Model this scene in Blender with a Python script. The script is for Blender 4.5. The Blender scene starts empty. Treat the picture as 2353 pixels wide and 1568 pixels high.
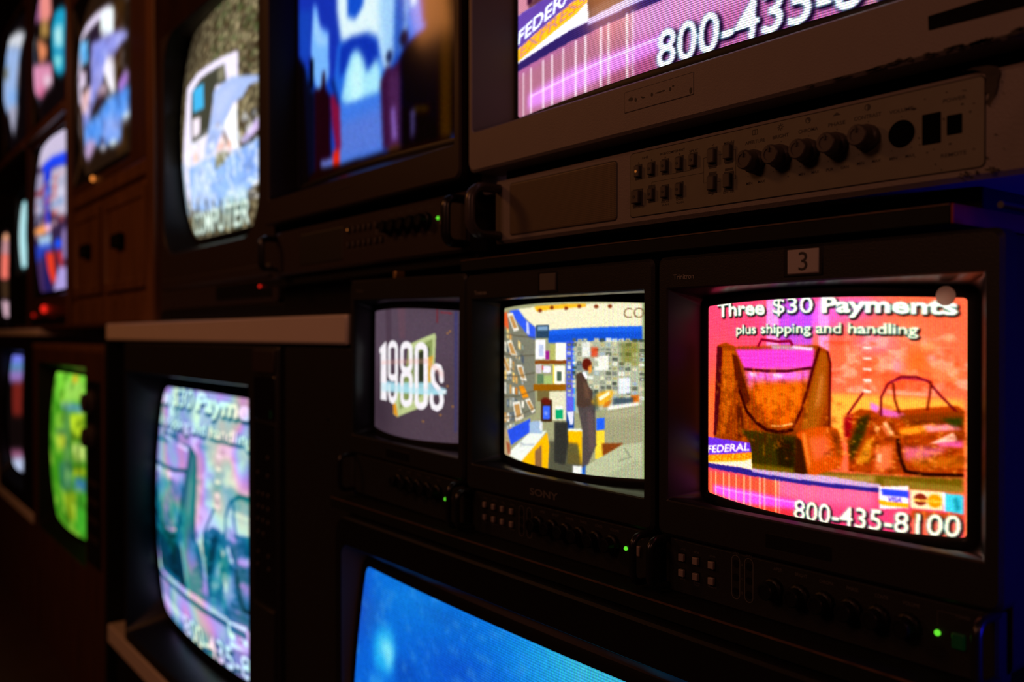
import bpy, bmesh, math, random
import numpy as np
from mathutils import Vector, Matrix
PI = math.pi
SC = bpy.context.scene
COL = SC.collection

# ------------------------------------------------------------------ camera
cam_data = bpy.data.cameras.new('camera')
cam = bpy.data.objects.new('camera', cam_data)
COL.objects.link(cam)
cam_data.sensor_width = 36.0
cam_data.lens = 36.0 * 2057.0 / 2353.0
cam_data.clip_start = 0.02
cam.location = (0.0, -0.687, 1.25)
cam.rotation_euler = (math.radians(90 - 0.4), 0, math.radians(52.5))
cam_data.dof.use_dof = True
cam_data.dof.focus_distance = 0.90
cam_data.dof.aperture_fstop = 3.4
SC.camera = cam

# ------------------------------------------------------------------ world, exposure, room lamps and an added fill
world = bpy.data.worlds.new('world'); SC.world = world
world.use_nodes = True
world.node_tree.nodes['Background'].inputs[0].default_value = (1.0, 0.62, 0.42, 1)
world.node_tree.nodes['Background'].inputs[1].default_value = 0.0015
SC.view_settings.view_transform = 'Standard'
SC.view_settings.look = 'None'
SC.view_settings.exposure = 0.0
SC.view_settings.gamma = 1.0
SC.view_settings.use_curve_mapping = False
SC.cycles.max_bounces = 5; SC.cycles.diffuse_bounces = 3; SC.cycles.glossy_bounces = 3

def area(name, loc, target, size, power, color, sy=None):
    l = bpy.data.lights.new(name, 'AREA'); l.energy = power; l.color = color
    l.shape = 'RECTANGLE'; l.size = size; l.size_y = sy or size
    o = bpy.data.objects.new(name, l); COL.objects.link(o); o.location = loc
    o.rotation_euler = (Vector(target) - Vector(loc)).to_track_quat('-Z', 'Y').to_euler()
    return o
area('warm_room_light', (-0.9, -2.9, 2.75), (-1.2, 0, 1.4), 0.7, 9.5, (1.0, 0.38, 0.23))
area('amber_aisle_light', (-3.3, -1.9, 2.9), (-3.0, 0.1, 1.2), 0.5, 9.0, (1.0, 0.34, 0.09))
bl = area('blue_room_light', (0.95, 0.42, 1.02), (-0.3, 0.26, 1.12), 0.35, 1.7, (0.015, 0.015, 1.0)); bl.data.spread = math.radians(70)
area('warm_side_fill', (1.6, -1.3, 2.3), (-0.3, 0.1, 1.3), 0.4, 2.2, (1.0, 0.36, 0.22))  # added fill lamp with no fixture, brings out the red shelf end

# ------------------------------------------------------------------ materials
def mat(name, col, rough=0.5, metal=0.0, spec=0.5, emit=None, estr=0.0, noise=0.0, nscale=40.0, bump=0.0, bscale=600.0):
    m = bpy.data.materials.new(name); m.use_nodes = True
    nt = m.node_tree; b = nt.nodes['Principled BSDF']
    b.inputs['Base Color'].default_value = (*col, 1); b.inputs['Roughness'].default_value = rough
    b.inputs['Metallic'].default_value = metal; b.inputs['Specular IOR Level'].default_value = spec
    if emit:
        b.inputs['Emission Color'].default_value = (*emit, 1); b.inputs['Emission Strength'].default_value = estr
    tc = nt.nodes.new('ShaderNodeTexCoord')
    if noise:
        n = nt.nodes.new('ShaderNodeTexNoise'); n.inputs['Scale'].default_value = nscale; n.inputs['Detail'].default_value = 5
        nt.links.new(tc.outputs['Object'], n.inputs['Vector'])
        r = nt.nodes.new('ShaderNodeMapRange'); r.inputs['To Min'].default_value = 1 - noise; r.inputs['To Max'].default_value = 1 + noise * .6
        nt.links.new(n.outputs['Fac'], r.inputs['Value'])
        v = nt.nodes.new('ShaderNodeVectorMath'); v.operation = 'SCALE'; v.inputs[0].default_value = col
        nt.links.new(r.outputs[0], v.inputs['Scale']); nt.links.new(v.outputs[0], b.inputs['Base Color'])
    if bump:
        n = nt.nodes.new('ShaderNodeTexNoise'); n.inputs['Scale'].default_value = bscale; n.inputs['Detail'].default_value = 2
        nt.links.new(tc.outputs['Object'], n.inputs['Vector'])
        bp = nt.nodes.new('ShaderNodeBump'); bp.inputs['Strength'].default_value = bump; bp.inputs['Distance'].default_value = 0.001
        nt.links.new(n.outputs['Fac'], bp.inputs['Height']); nt.links.new(bp.outputs['Normal'], b.inputs['Normal'])
    return m
M = {}
M['dark'] = mat('dark_grey_plastic', (0.020, 0.020, 0.018), 0.45, spec=.3, noise=.12, bump=.25)
M['darker'] = mat('black_plastic', (0.008, 0.008, 0.008), 0.40, spec=.25, noise=.1, bump=.15)
M['recess'] = mat('bezel_recess_plastic', (0.007, 0.007, 0.007), 0.33, spec=.40)
M['mask'] = mat('tube_surround_rubber', (0.006, 0.006, 0.007), 0.45, spec=.3)
M['grey'] = mat('beige_grey_plastic', (0.235, 0.205, 0.19), 0.5, noise=.10, nscale=25, bump=.25)
M['greyrecess'] = mat('taupe_recess_plastic', (0.085, 0.075, 0.070), 0.40, noise=.05)
M['brownblack'] = mat('brown_black_plastic', (0.038, 0.027, 0.024), 0.45, spec=.3, noise=.1, bump=.2)
M['panelgrey'] = mat('pale_control_panel', (0.185, 0.172, 0.118), 0.5, noise=.14, nscale=60)
M['knobgrey'] = mat('taupe_knob_plastic', (0.075, 0.062, 0.056), 0.42)
M['print_dark'] = mat('dark_print', (0.03, 0.028, 0.026), 0.6)
M['print_light'] = mat('pale_print', (0.26, 0.24, 0.23), 0.6)
M['print_dim'] = mat('grey_print', (0.10, 0.095, 0.09), 0.6)
M['button_pale'] = mat('pale_button', (0.30, 0.24, 0.22), 0.45)
M['button_grey'] = mat('grey_button', (0.085, 0.073, 0.062), 0.45)
M['gloss'] = mat('gloss_black_metal', (0.012, 0.012, 0.013), 0.27, spec=.55)
M['taupe_handle'] = mat('dark_taupe_handle', (0.07, 0.058, 0.052), 0.3)
M['green_led'] = mat('green_power_light', (0.05, 0.3, 0.02), 0.3, emit=(0.16, 1.0, 0.04), estr=0.8)
M['green_dim'] = mat('dim_green_switch', (0.005, 0.035, 0.012), 0.4, emit=(0.02, 0.4, 0.08), estr=0.012)
M['red_led'] = mat('red_light', (0.3, 0.01, 0.01), 0.3, emit=(1.0, 0.02, 0.01), estr=0.9)
M['orange_led'] = mat('orange_light', (0.3, 0.08, 0.01), 0.3, emit=(1.0, 0.30, 0.05), estr=0.9)
M['amber_led'] = mat('dim_amber_light', (0.3, 0.10, 0.02), 0.3, emit=(1.0, 0.30, 0.05), estr=0.25)
M['tally'] = mat('white_tally_lens', (0.50, 0.46, 0.46), 0.35)
M['tally_dim'] = mat('grey_tally_lens', (0.14, 0.13, 0.12), 0.35)
M['white_lam'] = mat('white_laminate', (0.80, 0.72, 0.66), 0.35, noise=.06, nscale=12)
M['black_metal'] = mat('black_rack_metal', (0.008, 0.008, 0.008), 0.6, spec=.15)
M['green_board'] = mat('dark_painted_board', (0.010, 0.012, 0.009), 0.6, spec=.15, noise=.3, nscale=30)
M['red_board'] = mat('red_painted_wood', (0.30, 0.012, 0.012), 0.55, noise=.3, nscale=30)
M['tape'] = mat('black_tape', (0.004, 0.004, 0.004), 0.8, spec=.1)
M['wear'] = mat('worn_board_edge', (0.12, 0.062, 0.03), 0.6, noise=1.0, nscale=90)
M['red_dim'] = mat('dim_red_light', (0.3, 0.01, 0.01), 0.3, emit=(1.0, 0.02, 0.01), estr=0.30)
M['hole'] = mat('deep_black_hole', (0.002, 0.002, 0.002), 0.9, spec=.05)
M['steel'] = mat('bright_steel', (0.6, 0.55, 0.48), 0.2, metal=1)
M['brass'] = mat('brass_tag', (0.60, 0.36, 0.12), 0.35, metal=.6)
M['gum'] = mat('sticker_gum', (0.05, 0.042, 0.03), 0.8, noise=.6, nscale=120)
M['wall'] = mat('dark_brown_wall', (0.05, 0.03, 0.022), 0.8, noise=.3, nscale=3)
M['floorm'] = mat('dark_brown_floor', (0.055, 0.028, 0.022), 0.6, noise=.3, nscale=6)
M['display'] = mat('smoked_display_window', (0.010, 0.009, 0.014), 0.2, spec=.6)

def wood_mat(name, c1, c2):
    m = bpy.data.materials.new(name); m.use_nodes = True; nt = m.node_tree; b = nt.nodes['Principled BSDF']
    tc = nt.nodes.new('ShaderNodeTexCoord'); mp = nt.nodes.new('ShaderNodeMapping')
    mp.inputs['Scale'].default_value = (14, 14, 1.3)
    w = nt.nodes.new('ShaderNodeTexNoise'); w.inputs['Scale'].default_value = 3; w.inputs['Detail'].default_value = 8
    cr = nt.nodes.new('ShaderNodeValToRGB')
    cr.color_ramp.elements[0].color = (*c1, 1); cr.color_ramp.elements[1].color = (*c2, 1)
    cr.color_ramp.elements[0].position = .3; cr.color_ramp.elements[1].position = .7
    nt.links.new(tc.outputs['Object'], mp.inputs['Vector']); nt.links.new(mp.outputs[0], w.inputs['Vector'])
    nt.links.new(w.outputs['Fac'], cr.inputs['Fac']); nt.links.new(cr.outputs[0], b.inputs['Base Color'])
    b.inputs['Roughness'].default_value = .42
    return m
M['wood'] = wood_mat('brown_cabinet_wood', (0.10, 0.042, 0.016), (0.22, 0.10, 0.040))
M['wood_dark'] = wood_mat('dark_walnut_wood', (0.05, 0.020, 0.010), (0.11, 0.045, 0.020))

def grille_mat(name, base, pitch, slats=False):
    m = bpy.data.materials.new(name); m.use_nodes = True; nt = m.node_tree; b = nt.nodes['Principled BSDF']
    tc = nt.nodes.new('ShaderNodeTexCoord'); sp = nt.nodes.new('ShaderNodeSeparateXYZ')
    nt.links.new(tc.outputs['Object'], sp.inputs[0])
    outs = []
    for ax in ('X', 'Z'):
        f = nt.nodes.new('ShaderNodeMath'); f.operation = 'MULTIPLY'; f.inputs[1].default_value = 2 * PI / pitch
        nt.links.new(sp.outputs[ax], f.inputs[0])
        s = nt.nodes.new('ShaderNodeMath'); s.operation = 'SINE'; nt.links.new(f.outputs[0], s.inputs[0]); outs.append(s)
    a = nt.nodes.new('ShaderNodeMath'); a.operation = 'ADD'
    nt.links.new(outs[0].outputs[0], a.inputs[0]); nt.links.new(outs[1].outputs[0], a.inputs[1])
    r = nt.nodes.new('ShaderNodeMapRange'); r.inputs['From Min'].default_value = .5; r.inputs['From Max'].default_value = .9
    r.inputs['To Min'].default_value = 1; r.inputs['To Max'].default_value = .08
    nt.links.new(a.outputs[0], r.inputs['Value'])
    v = nt.nodes.new('ShaderNodeVectorMath'); v.operation = 'SCALE'; v.inputs[0].default_value = base
    nt.links.new(r.outputs[0], v.inputs['Scale']); nt.links.new(v.outputs[0], b.inputs['Base Color'])
    b.inputs['Roughness'].default_value = .5
    return m
M['grille'] = grille_mat('perforated_grille', (0.155, 0.115, 0.068), 0.0021)
M['grille_dark'] = grille_mat('dark_perforated_grille', (0.02, 0.02, 0.017), 0.003)

def screen_mat(name, lines, cols, gain, aline=.22, acol=.2):
    """a lit picture tube: the picture drawn on the phosphor, its scan lines and its red, green and blue stripes, behind glass"""
    m = bpy.data.materials.new(name); m.use_nodes = True; nt = m.node_tree; b = nt.nodes['Principled BSDF']
    m.cycles.emission_sampling = 'NONE'; at = nt.nodes.new('ShaderNodeAttribute'); at.attribute_name = 'picture'
    uv = nt.nodes.new('ShaderNodeUVMap'); uv.uv_map = 'tube'
    sp = nt.nodes.new('ShaderNodeSeparateXYZ'); nt.links.new(uv.outputs[0], sp.inputs[0])
    def wave(src, freq, phase, amp):
        f = nt.nodes.new('ShaderNodeMath'); f.operation = 'MULTIPLY_ADD'; f.inputs[1].default_value = 2 * PI * freq; f.inputs[2].default_value = phase
        nt.links.new(src, f.inputs[0])
        s = nt.nodes.new('ShaderNodeMath'); s.operation = 'SINE'; nt.links.new(f.outputs[0], s.inputs[0])
        g = nt.nodes.new('ShaderNodeMath'); g.operation = 'MULTIPLY_ADD'; g.inputs[1].default_value = amp; g.inputs[2].default_value = 1.0
        nt.links.new(s.outputs[0], g.inputs[0]); return g.outputs[0]
    ln = wave(sp.outputs['Y'], lines, 0, aline)
    cb = nt.nodes.new('ShaderNodeCombineXYZ')
    for i, ax in enumerate('XYZ'):
        nt.links.new(wave(sp.outputs['X'], cols, i * 2.1, acol), cb.inputs[ax])
    v1 = nt.nodes.new('ShaderNodeVectorMath'); v1.operation = 'MULTIPLY'
    nt.links.new(at.outputs['Color'], v1.inputs[0]); nt.links.new(cb.outputs[0], v1.inputs[1])
    v2 = nt.nodes.new('ShaderNodeVectorMath'); v2.operation = 'SCALE'
    nt.links.new(v1.outputs[0], v2.inputs[0]); nt.links.new(ln, v2.inputs['Scale'])
    nt.links.new(v2.outputs[0], b.inputs['Emission Color']); b.inputs['Emission Strength'].default_value = gain
    b.inputs['Base Color'].default_value = (0.012, 0.012, 0.013, 1); b.inputs['Roughness'].default_value = .12; b.inputs['Specular IOR Level'].default_value = .22
    return m

# ------------------------------------------------------------------ mesh helpers
def mesh_obj(name, verts, faces, material, parent=None, smooth=False):
    me = bpy.data.meshes.new(name)
    me.from_pydata(verts, [], faces); me.update()
    bm = bmesh.new(); bm.from_mesh(me); bmesh.ops.recalc_face_normals(bm, faces=bm.faces); bm.to_mesh(me); bm.free()
    if smooth:
        me.shade_smooth()
        me.set_sharp_from_angle(angle=math.radians(35))
    me.materials.append(material)
    o = bpy.data.objects.new(name, me); COL.objects.link(o)
    if parent: o.parent = parent
    return o

class MB:
    def __init__(s): s.v = []; s.f = []
    def add(s, v, f):
        n = len(s.v); s.v += [tuple(p) for p in v]; s.f += [tuple(i + n for i in q) for q in f]; return s
    def box(s, x0, x1, y0, y1, z0, z1, b=0.0):
        if b <= 0:
            v = [(x, y, z) for x in (x0, x1) for y in (y0, y1) for z in (z0, z1)]
            return s.add(v, [(0, 1, 3, 2), (4, 6, 7, 5), (0, 4, 5, 1), (2, 3, 7, 6), (0, 2, 6, 4), (1, 5, 7, 3)])
        b = min(b, abs(x1 - x0) * .45, abs(y1 - y0) * .45, abs(z1 - z0) * .45)
        L = []
        for y, i in ((y0, b), (y0 + b, 0), (y1 - b, 0), (y1, b)):
            L.append(rr(x0 + i, x1 - i, z0 + i, z1 - i, b * .8, y, k=2, m=0))
        return s.loft(L, True, True)
    def loft(s, L, cap0=False, cap1=False):
        n = len(L[0]); v = [p for l in L for p in l]; f = []
        for a in range(len(L) - 1):
            for i in range(n):
                j = (i + 1) % n
                f.append((a * n + i, a * n + j, (a + 1) * n + j, (a + 1) * n + i))
        if cap0: f.append(tuple(range(n)))
        if cap1: f.append(tuple((len(L) - 1) * n + i for i in range(n))[::-1])
        return s.add(v, f)
    def lathe(s, prof, x, z, n=24, rib=0.0):
        """profile of (radius, y) about an axis that runs along y"""
        L = []
        for r, y in prof:
            L.append([(x + (r * (1 + rib * (k % 2))) * math.cos(2 * PI * k / n), y, z + (r * (1 + rib * (k % 2))) * math.sin(2 * PI * k / n)) for k in range(n)])
        return s.loft(L, True, True)
    def tube(s, pts, r, n=10, sx=1.0):
        pts = [Vector(p) for p in pts]; L = []
        for i, p in enumerate(pts):
            t = (pts[min(i + 1, len(pts) - 1)] - pts[max(i - 1, 0)]).normalized()
            a = Vector((1, 0, 0)); b = t.cross(a).normalized()
            L.append([tuple(p + a * r * sx * math.cos(2 * PI * k / n) + b * r * math.sin(2 * PI * k / n)) for k in range(n)])
        return s.loft(L, True, True)
    def obj(s, name, material, parent=None, smooth=True):
        return mesh_obj(name, s.v, s.f, material, parent, smooth)

def rr(x0, x1, z0, z1, r, y, k=5, m=6, bow=0.0, yf=None):
    """a rounded rectangle as a loop of points, its sides bowed outwards by bow; y is a depth or yf(x, z)"""
    r = max(min(r, (x1 - x0) / 2 - 1e-5, (z1 - z0) / 2 - 1e-5), 1e-6)
    cx, cz, hw, hh = (x0 + x1) / 2, (z0 + z1) / 2, (x1 - x0) / 2, (z1 - z0) / 2
    P = []
    for q, (sx, sz) in enumerate(((1, 1), (-1, 1), (-1, -1), (1, -1))):
        for i in range(k + 1):
            a = PI / 2 * (q + i / k)
            P.append((cx + sx * (hw - r) + r * math.cos(a), cz + sz * (hh - r) + r * math.sin(a)))
        nx, nz = ((-1, 1), (-1, -1), (1, -1), (1, 1))[q]
        a = P[-1]; aa = PI / 2 * (q + 1)
        b = (cx + nx * (hw - r) + r * math.cos(aa), cz + nz * (hh - r) + r * math.sin(aa))
        for i in range(1, m + 1):
            t = i / (m + 1); P.append((a[0] + (b[0] - a[0]) * t, a[1] + (b[1] - a[1]) * t))
    out = []; bx, bz = bow if isinstance(bow, tuple) else (bow, bow)
    for x, z in P:
        u, v = (x - cx) / hw, (z - cz) / hh
        X = cx + (x - cx) * (1 + bx * (1 - v * v) / hw); Z = cz + (z - cz) * (1 + bz * (1 - u * u) / hh)
        out.append((X, yf(X, Z) if yf else y, Z))
    return out

def thing(name, label, cat, loc=(0, 0, 0), rot=(0, 0, 0), group=None):
    o = bpy.data.objects.new(name, None); COL.objects.link(o); o.empty_display_size = .05
    o.location = loc; o.rotation_euler = rot
    o['label'] = label; o['category'] = cat
    if group: o['group'] = group
    return o
def tag(o, label, cat, group=None):
    o['label'] = label; o['category'] = cat
    if group: o['group'] = group
    return o

def text_geo(string, bold=0.0):
    cu = bpy.data.curves.new('t', 'FONT'); cu.body = string; cu.offset = bold; cu.resolution_u = 4
    cu.fill_mode = 'FRONT'
    ob = bpy.data.objects.new('t', cu); COL.objects.link(ob)
    dg = bpy.context.evaluated_depsgraph_get()
    me = bpy.data.meshes.new_from_object(ob.evaluated_get(dg))
    V = np.array([v.co[:2] for v in me.vertices]).reshape(-1, 2)
    Fc = [tuple(p.vertices) for p in me.polygons]
    bpy.data.objects.remove(ob); bpy.data.curves.remove(cu); bpy.data.meshes.remove(me)
    return V, Fc
_tc = {}
def tgeo(string, bold=0.0):
    if (string, bold) not in _tc: _tc[(string, bold)] = text_geo(string, bold)
    return _tc[(string, bold)]

def lettering(name, items, material, parent, y=-0.0004, bold=0.0, extra=None):
    """printed words: (string, centre x, baseline z, capital height, width or None)"""
    mb = MB()
    for st, x, z, h, w in items:
        V, Fc = tgeo(st, bold)
        if not len(V): continue
        s = h / 0.70; lo, hi = V[:, 0].min(), V[:, 0].max()
        sx = w / (hi - lo) if w else s
        mb.add([(x + (p[0] - (lo + hi) / 2) * sx, y, z + p[1] * s) for p in V], Fc)
    for (x0, x1, z0, z1) in extra or []:
        mb.add([(x0, y, z0), (x1, y, z0), (x1, y, z1), (x0, y, z1)], [(0, 1, 2, 3)])
    return mb.obj(name, material, parent, smooth=False)

# ------------------------------------------------------------------ drawing the pictures that the tubes show
def srgb(h): return np.array([int(h[i:i + 2], 16) / 255 for i in (0, 2, 4)])
def gblur(a, sx, sy):
    for ax, s in ((1, sx), (0, sy)):
        if s <= 0.05: continue
        n = max(1, int(3 * s)); k = np.exp(-.5 * (np.arange(-n, n + 1) / s) ** 2); k /= k.sum()
        pad = [(0, 0)] * a.ndim; pad[ax] = (n, n); p = np.pad(a, pad, mode='edge'); o = np.zeros_like(a)
        for i, w in enumerate(k):
            sl = [slice(None)] * a.ndim; sl[ax] = slice(i, i + a.shape[ax]); o += w * p[tuple(sl)]
        a = o
    return a
def vnoise(W, H, nx, ny, rng, octaves=3):
    out = np.zeros((H, W)); amp = 1; tot = 0
    for o in range(octaves):
        g = rng.random((ny + 2, nx + 2)); X = np.linspace(0, nx, W); Y = np.linspace(0, ny, H)
        xi = np.minimum(X.astype(int), nx); yi = np.minimum(Y.astype(int), ny); fx = X - xi; fy = Y - yi
        fx = fx * fx * (3 - 2 * fx); fy = fy * fy * (3 - 2 * fy)
        a = g[yi][:, xi]; b = g[yi][:, xi + 1]; c = g[yi + 1][:, xi]; d = g[yi + 1][:, xi + 1]
        out += amp * ((a * (1 - fx) + b * fx) * (1 - fy)[:, None] + (c * (1 - fx) + d * fx) * fy[:, None])
        tot += amp; amp *= .5; nx *= 2; ny *= 2
    return out / tot

class Canvas:
    """u, v run from 0 to 1000 across and down the picture"""
    def __init__(s, W, H, base):
        s.W, s.H = W, H; s.a = np.ones((H, W, 3)) * srgb(base)
    def box(s, xs, ys, pad=2):
        return (max(0, int(min(xs)) - pad), min(s.W, int(max(xs)) + pad + 1), max(0, int(min(ys)) - pad), min(s.H, int(max(ys)) + pad + 1))
    def mix(s, b, m, col):
        x0, x1, y0, y1 = b; r = s.a[y0:y1, x0:x1]; r += (srgb(col) - r) * m[:, :, None]
    def pmask(s, px, py, b):
        x0, x1, y0, y1 = b; X = np.arange(x0, x1) + .5; Y = (np.arange(y0, y1) + .5)[:, None]
        m = np.zeros((y1 - y0, x1 - x0), bool); n = len(px)
        for i in range(n):
            j = (i + 1) % n
            if py[i] == py[j]: continue
            c = (Y < py[i]) != (Y < py[j])
            m ^= c & (X < (px[j] - px[i]) * (Y - py[i]) / (py[j] - py[i]) + px[i])
        return m
    def poly(s, col, al, soft, c):
        px = [t / 1000 * s.W for t in c[0::2]]; py = [t / 1000 * s.H for t in c[1::2]]
        sf = soft / 1000 * s.W; b = s.box(px, py, 2 + int(3 * sf))
        if b[1] <= b[0] or b[3] <= b[2]: return
        m = s.pmask(px, py, b).astype(float)
        if sf > .05: m = gblur(m, sf, sf)
        s.mix(b, m * al, col)
    def stroke(s, col, al, w, c):
        P = [(c[i] / 1000 * s.W, c[i + 1] / 1000 * s.H) for i in range(0, len(c), 2)]; w = w / 1000 * s.H
        b = s.box([p[0] for p in P], [p[1] for p in P], int(w) + 3)
        if b[1] <= b[0] or b[3] <= b[2]: return
        X, Y = np.meshgrid(np.arange(b[0], b[1]) + .5, np.arange(b[2], b[3]) + .5); d = np.full(X.shape, 1e9)
        for (ax, ay), (bx, by) in zip(P[:-1], P[1:]):
            L = (bx - ax) ** 2 + (by - ay) ** 2 + 1e-9
            t = np.clip(((X - ax) * (bx - ax) + (Y - ay) * (by - ay)) / L, 0, 1)
            d = np.minimum(d, np.hypot(X - ax - t * (bx - ax), Y - ay - t * (by - ay)))
        s.mix(b, np.clip(w / 2 + .5 - d, 0, 1) * al, col)
    def ell(s, col, al, soft, cu, cv, ru, rv):
        x, y, rx, ry = cu / 1000 * s.W, cv / 1000 * s.H, ru / 1000 * s.W, rv / 1000 * s.H
        k = 1 + 2 * soft; b = s.box([x - rx * k, x + rx * k], [y - ry * k, y + ry * k])
        if b[1] <= b[0] or b[3] <= b[2]: return
        X, Y = np.meshgrid(np.arange(b[0], b[1]) + .5, np.arange(b[2], b[3]) + .5)
        d = np.hypot((X - x) / rx, (Y - y) / ry)
        s.mix(b, (np.exp(-(d / .8) ** 2 * 1.2) if soft >= 1 else np.clip((1 - d) / max(soft, .06) + .5, 0, 1)) * al, col)
    def text(s, st, col, bold, c, al=1.0, shadow=None):
        V, Fc = tgeo(st, bold); lo, hi = V[:, 0].min(), V[:, 0].max()
        A, B, D = (np.array([c[i] / 1000 * s.W, c[i + 1] / 1000 * s.H]) for i in (0, 2, 4))
        def put(off, co, a, grow=0):
            P = A + np.outer((V[:, 0] - lo) / (hi - lo), B - A) + np.outer(V[:, 1] / .70, D - A) + np.array(off)
            b = s.box(P[:, 0], P[:, 1], 3)
            if b[1] <= b[0] or b[3] <= b[2]: return
            m = np.zeros((b[3] - b[2], b[1] - b[0]), bool)
            for f in Fc:
                q = P[list(f)]; bb = s.box(q[:, 0], q[:, 1], 1)
                if bb[1] <= bb[0] or bb[3] <= bb[2]: continue
                m[bb[2] - b[2]:bb[3] - b[2], bb[0] - b[0]:bb[1] - b[0]] |= s.pmask(q[:, 0], q[:, 1], bb)
            m = m.astype(float)
            if grow: m = np.clip(gblur(m, grow, grow) * 3.2, 0, 1)
            s.mix(b, m * a, co)
        if shadow:
            u = s.W / 320
            put((1.5 * u, 1.3 * u), shadow, .9, 1.0 * u); put((-.9 * u, 0), '20b0a0', .35, .6 * u)
        put((0, 0), col, al)
    def run(s, ops, rng):
        for o in ops:
            k = o[0]
            if k == 'p': s.poly(*o[1:])
            elif k == 's': s.stroke(*o[1:])
            elif k == 'e': s.ell(*o[1:])
            elif k == 't': s.text(o[1], o[2], o[3], o[4], 1.0, o[5] if len(o) > 5 else None)
            elif k == 'n':      # mottling inside a rectangle: colour, strength, u0 u1 v0 v1, cells across and down, threshold
                col, st, u0, u1, v0, v1, nx, ny, th = o[1:]
                b = (max(0, int(u0 * s.W / 1000)), min(s.W, int(u1 * s.W / 1000)), max(0, int(v0 * s.H / 1000)), min(s.H, int(v1 * s.H / 1000)))
                m = np.clip((vnoise(b[1] - b[0], b[3] - b[2], nx, ny, rng) - th) * 6, 0, 1)
                s.mix(b, m * st, col)
            elif k == 'r':      # rows of small printed things: colours, u0 u1 v0 v1 at the left, v0 v1 at the right, columns, rows
                cols, u0, u1, l0, l1, r0, r1, nc, nr, al = o[1:]
                for j in range(nr):
                    for i in range(nc):
                        if rng.random() < .12: continue
                        a0 = (i + .08 + .1 * rng.random()) / nc; a1 = (i + .80 + .18 * rng.random()) / nc; t0 = (j + .05 + .25 * rng.random()) / nr; t1 = (j + .75 + .2 * rng.random()) / nr
                        f = lambda a, t: (u0 + (u1 - u0) * a, (l0 + (r0 - l0) * a) * (1 - t) + (l1 + (r1 - l1) * a) * t)
                        q = [*f(a0, t0), *f(a1, t0), *f(a1, t1), *f(a0, t1)]
                        s.poly(cols[int(rng.random() * len(cols))], al, 0, q)
                        if rng.random() < .6:
                            m0, m1 = a0 + (a1 - a0) * .25, a0 + (a1 - a0) * .75; k0, k1 = t0 + (t1 - t0) * .3, t0 + (t1 - t0) * .8
                            s.poly(cols[int(rng.random() * len(cols))], al * .8, 0, [*f(m0, k0), *f(m1, k0), *f(m1, k1), *f(m0, k1)])
    def finish(s, bx, by, rng, grain=.03):
        s.a = gblur(s.a, bx, by)
        g = rng.normal(0, grain, (s.H, s.W, 3)) * .5 + rng.normal(0, grain, (s.H, s.W, 1))
        s.a = np.clip(s.a * (1 + g) + g * .15, 0, 1)
        return s.a

# every lit tube: centre x, base z, face y of its set, lean (radians), roll; glass x0 x1 z0 z1 (from centre and base), glass depth, bulge across, bulge up
SETS = {
 'A': (-0.643, 1.368, 0.0, 0.0, 0.0, (-0.305, 0.305, 0.170, 0.628), 0.050, 0.020, 0.0),
 'B': (-1.357, 1.364, 0.0, 0.0, 0.0, (-0.302, 0.302, 0.175, 0.632), 0.055, 0.022, 0.0),
 'M': (-1.172, 0.9875, 0.0, 0.0, 0.018, (-0.147, 0.110, 0.107, 0.300), 0.036, 0.020, 0.0),
 'N': (-0.8255, 0.985, 0.0, 0.0, 0.0, (-0.137, 0.132, 0.103, 0.302), 0.038, 0.021, 0.0),
 'O': (-0.4745, 0.985, 0.0, 0.0, 0.0, (-0.136, 0.131, 0.101, 0.296), 0.036, 0.021, 0.0),
 'P': (-0.800, 0.100, -0.045, 0.0, 0.0, (-0.450, 0.440, 0.120, 0.790), 0.030, 0.025, 0.025),
 'J': (-2.185, 0.363, 0.0, 0.0, 0.0, (-0.508, 0.315, 0.085, 0.737), 0.100, 0.022, 0.022),
 'C': (-2.300, 1.380, 0.10, 0.0, 0.0, (-0.385, 0.385, 0.150, 0.755), 0.080, 0.035, 0.030),
 'D': (-3.375, 1.800, 0.10, 0.0, 0.0, (-0.510, 0.350, 0.070, 0.720), 0.040, 0.030, 0.030),
 'E': (-4.400, 2.200, 0.10, 0.0, 0.0, (-0.340, 0.380, 0.040, 0.640), 0.030, 0.030, 0.030),
 'F': (-4.400, 1.330, 0.10, 0.0, 0.0, (-0.345, 0.415, 0.120, 0.780), 0.030, 0.025, 0.025),
 'G': (-5.300, 2.200, 0.10, 0.0, 0.0, (-0.300, 0.330, 0.040, 0.660), 0.030, 0.030, 0.030),
 'H': (-5.070, 1.520, 0.10, 0.0, 0.0, (-0.165, 0.158, 0.050, 0.410), 0.030, 0.015, 0.015),
 'I': (-5.650, 1.300, 0.10, 0.0, 0.0, (-0.190, 0.142, 0.050, 0.530), 0.030, 0.015, 0.015),
 'K': (-3.575, 0.300, 0.0, 0.0, 0.0, (-0.450, 0.270, 0.220, 0.800), 0.060, 0.022, 0.022),
 'L': (-4.640, 0.500, 0.0, 0.0, 0.0, (-0.440, 0.210, 0.110, 0.650), 0.060, 0.022, 0.022),
}
def glass_y(key):
    g = SETS[key]; (x0, x1, z0, z1), d, sx, sz = g[5:]
    cx, cz, hw, hh = (x0 + x1) / 2, (z0 + z1) / 2, (x1 - x0) / 2, (z1 - z0) / 2
    return lambda x, z: d - sx * (1 - ((x - cx) / hw) ** 2) - sz * (1 - ((z - cz) / hh) ** 2)
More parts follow.
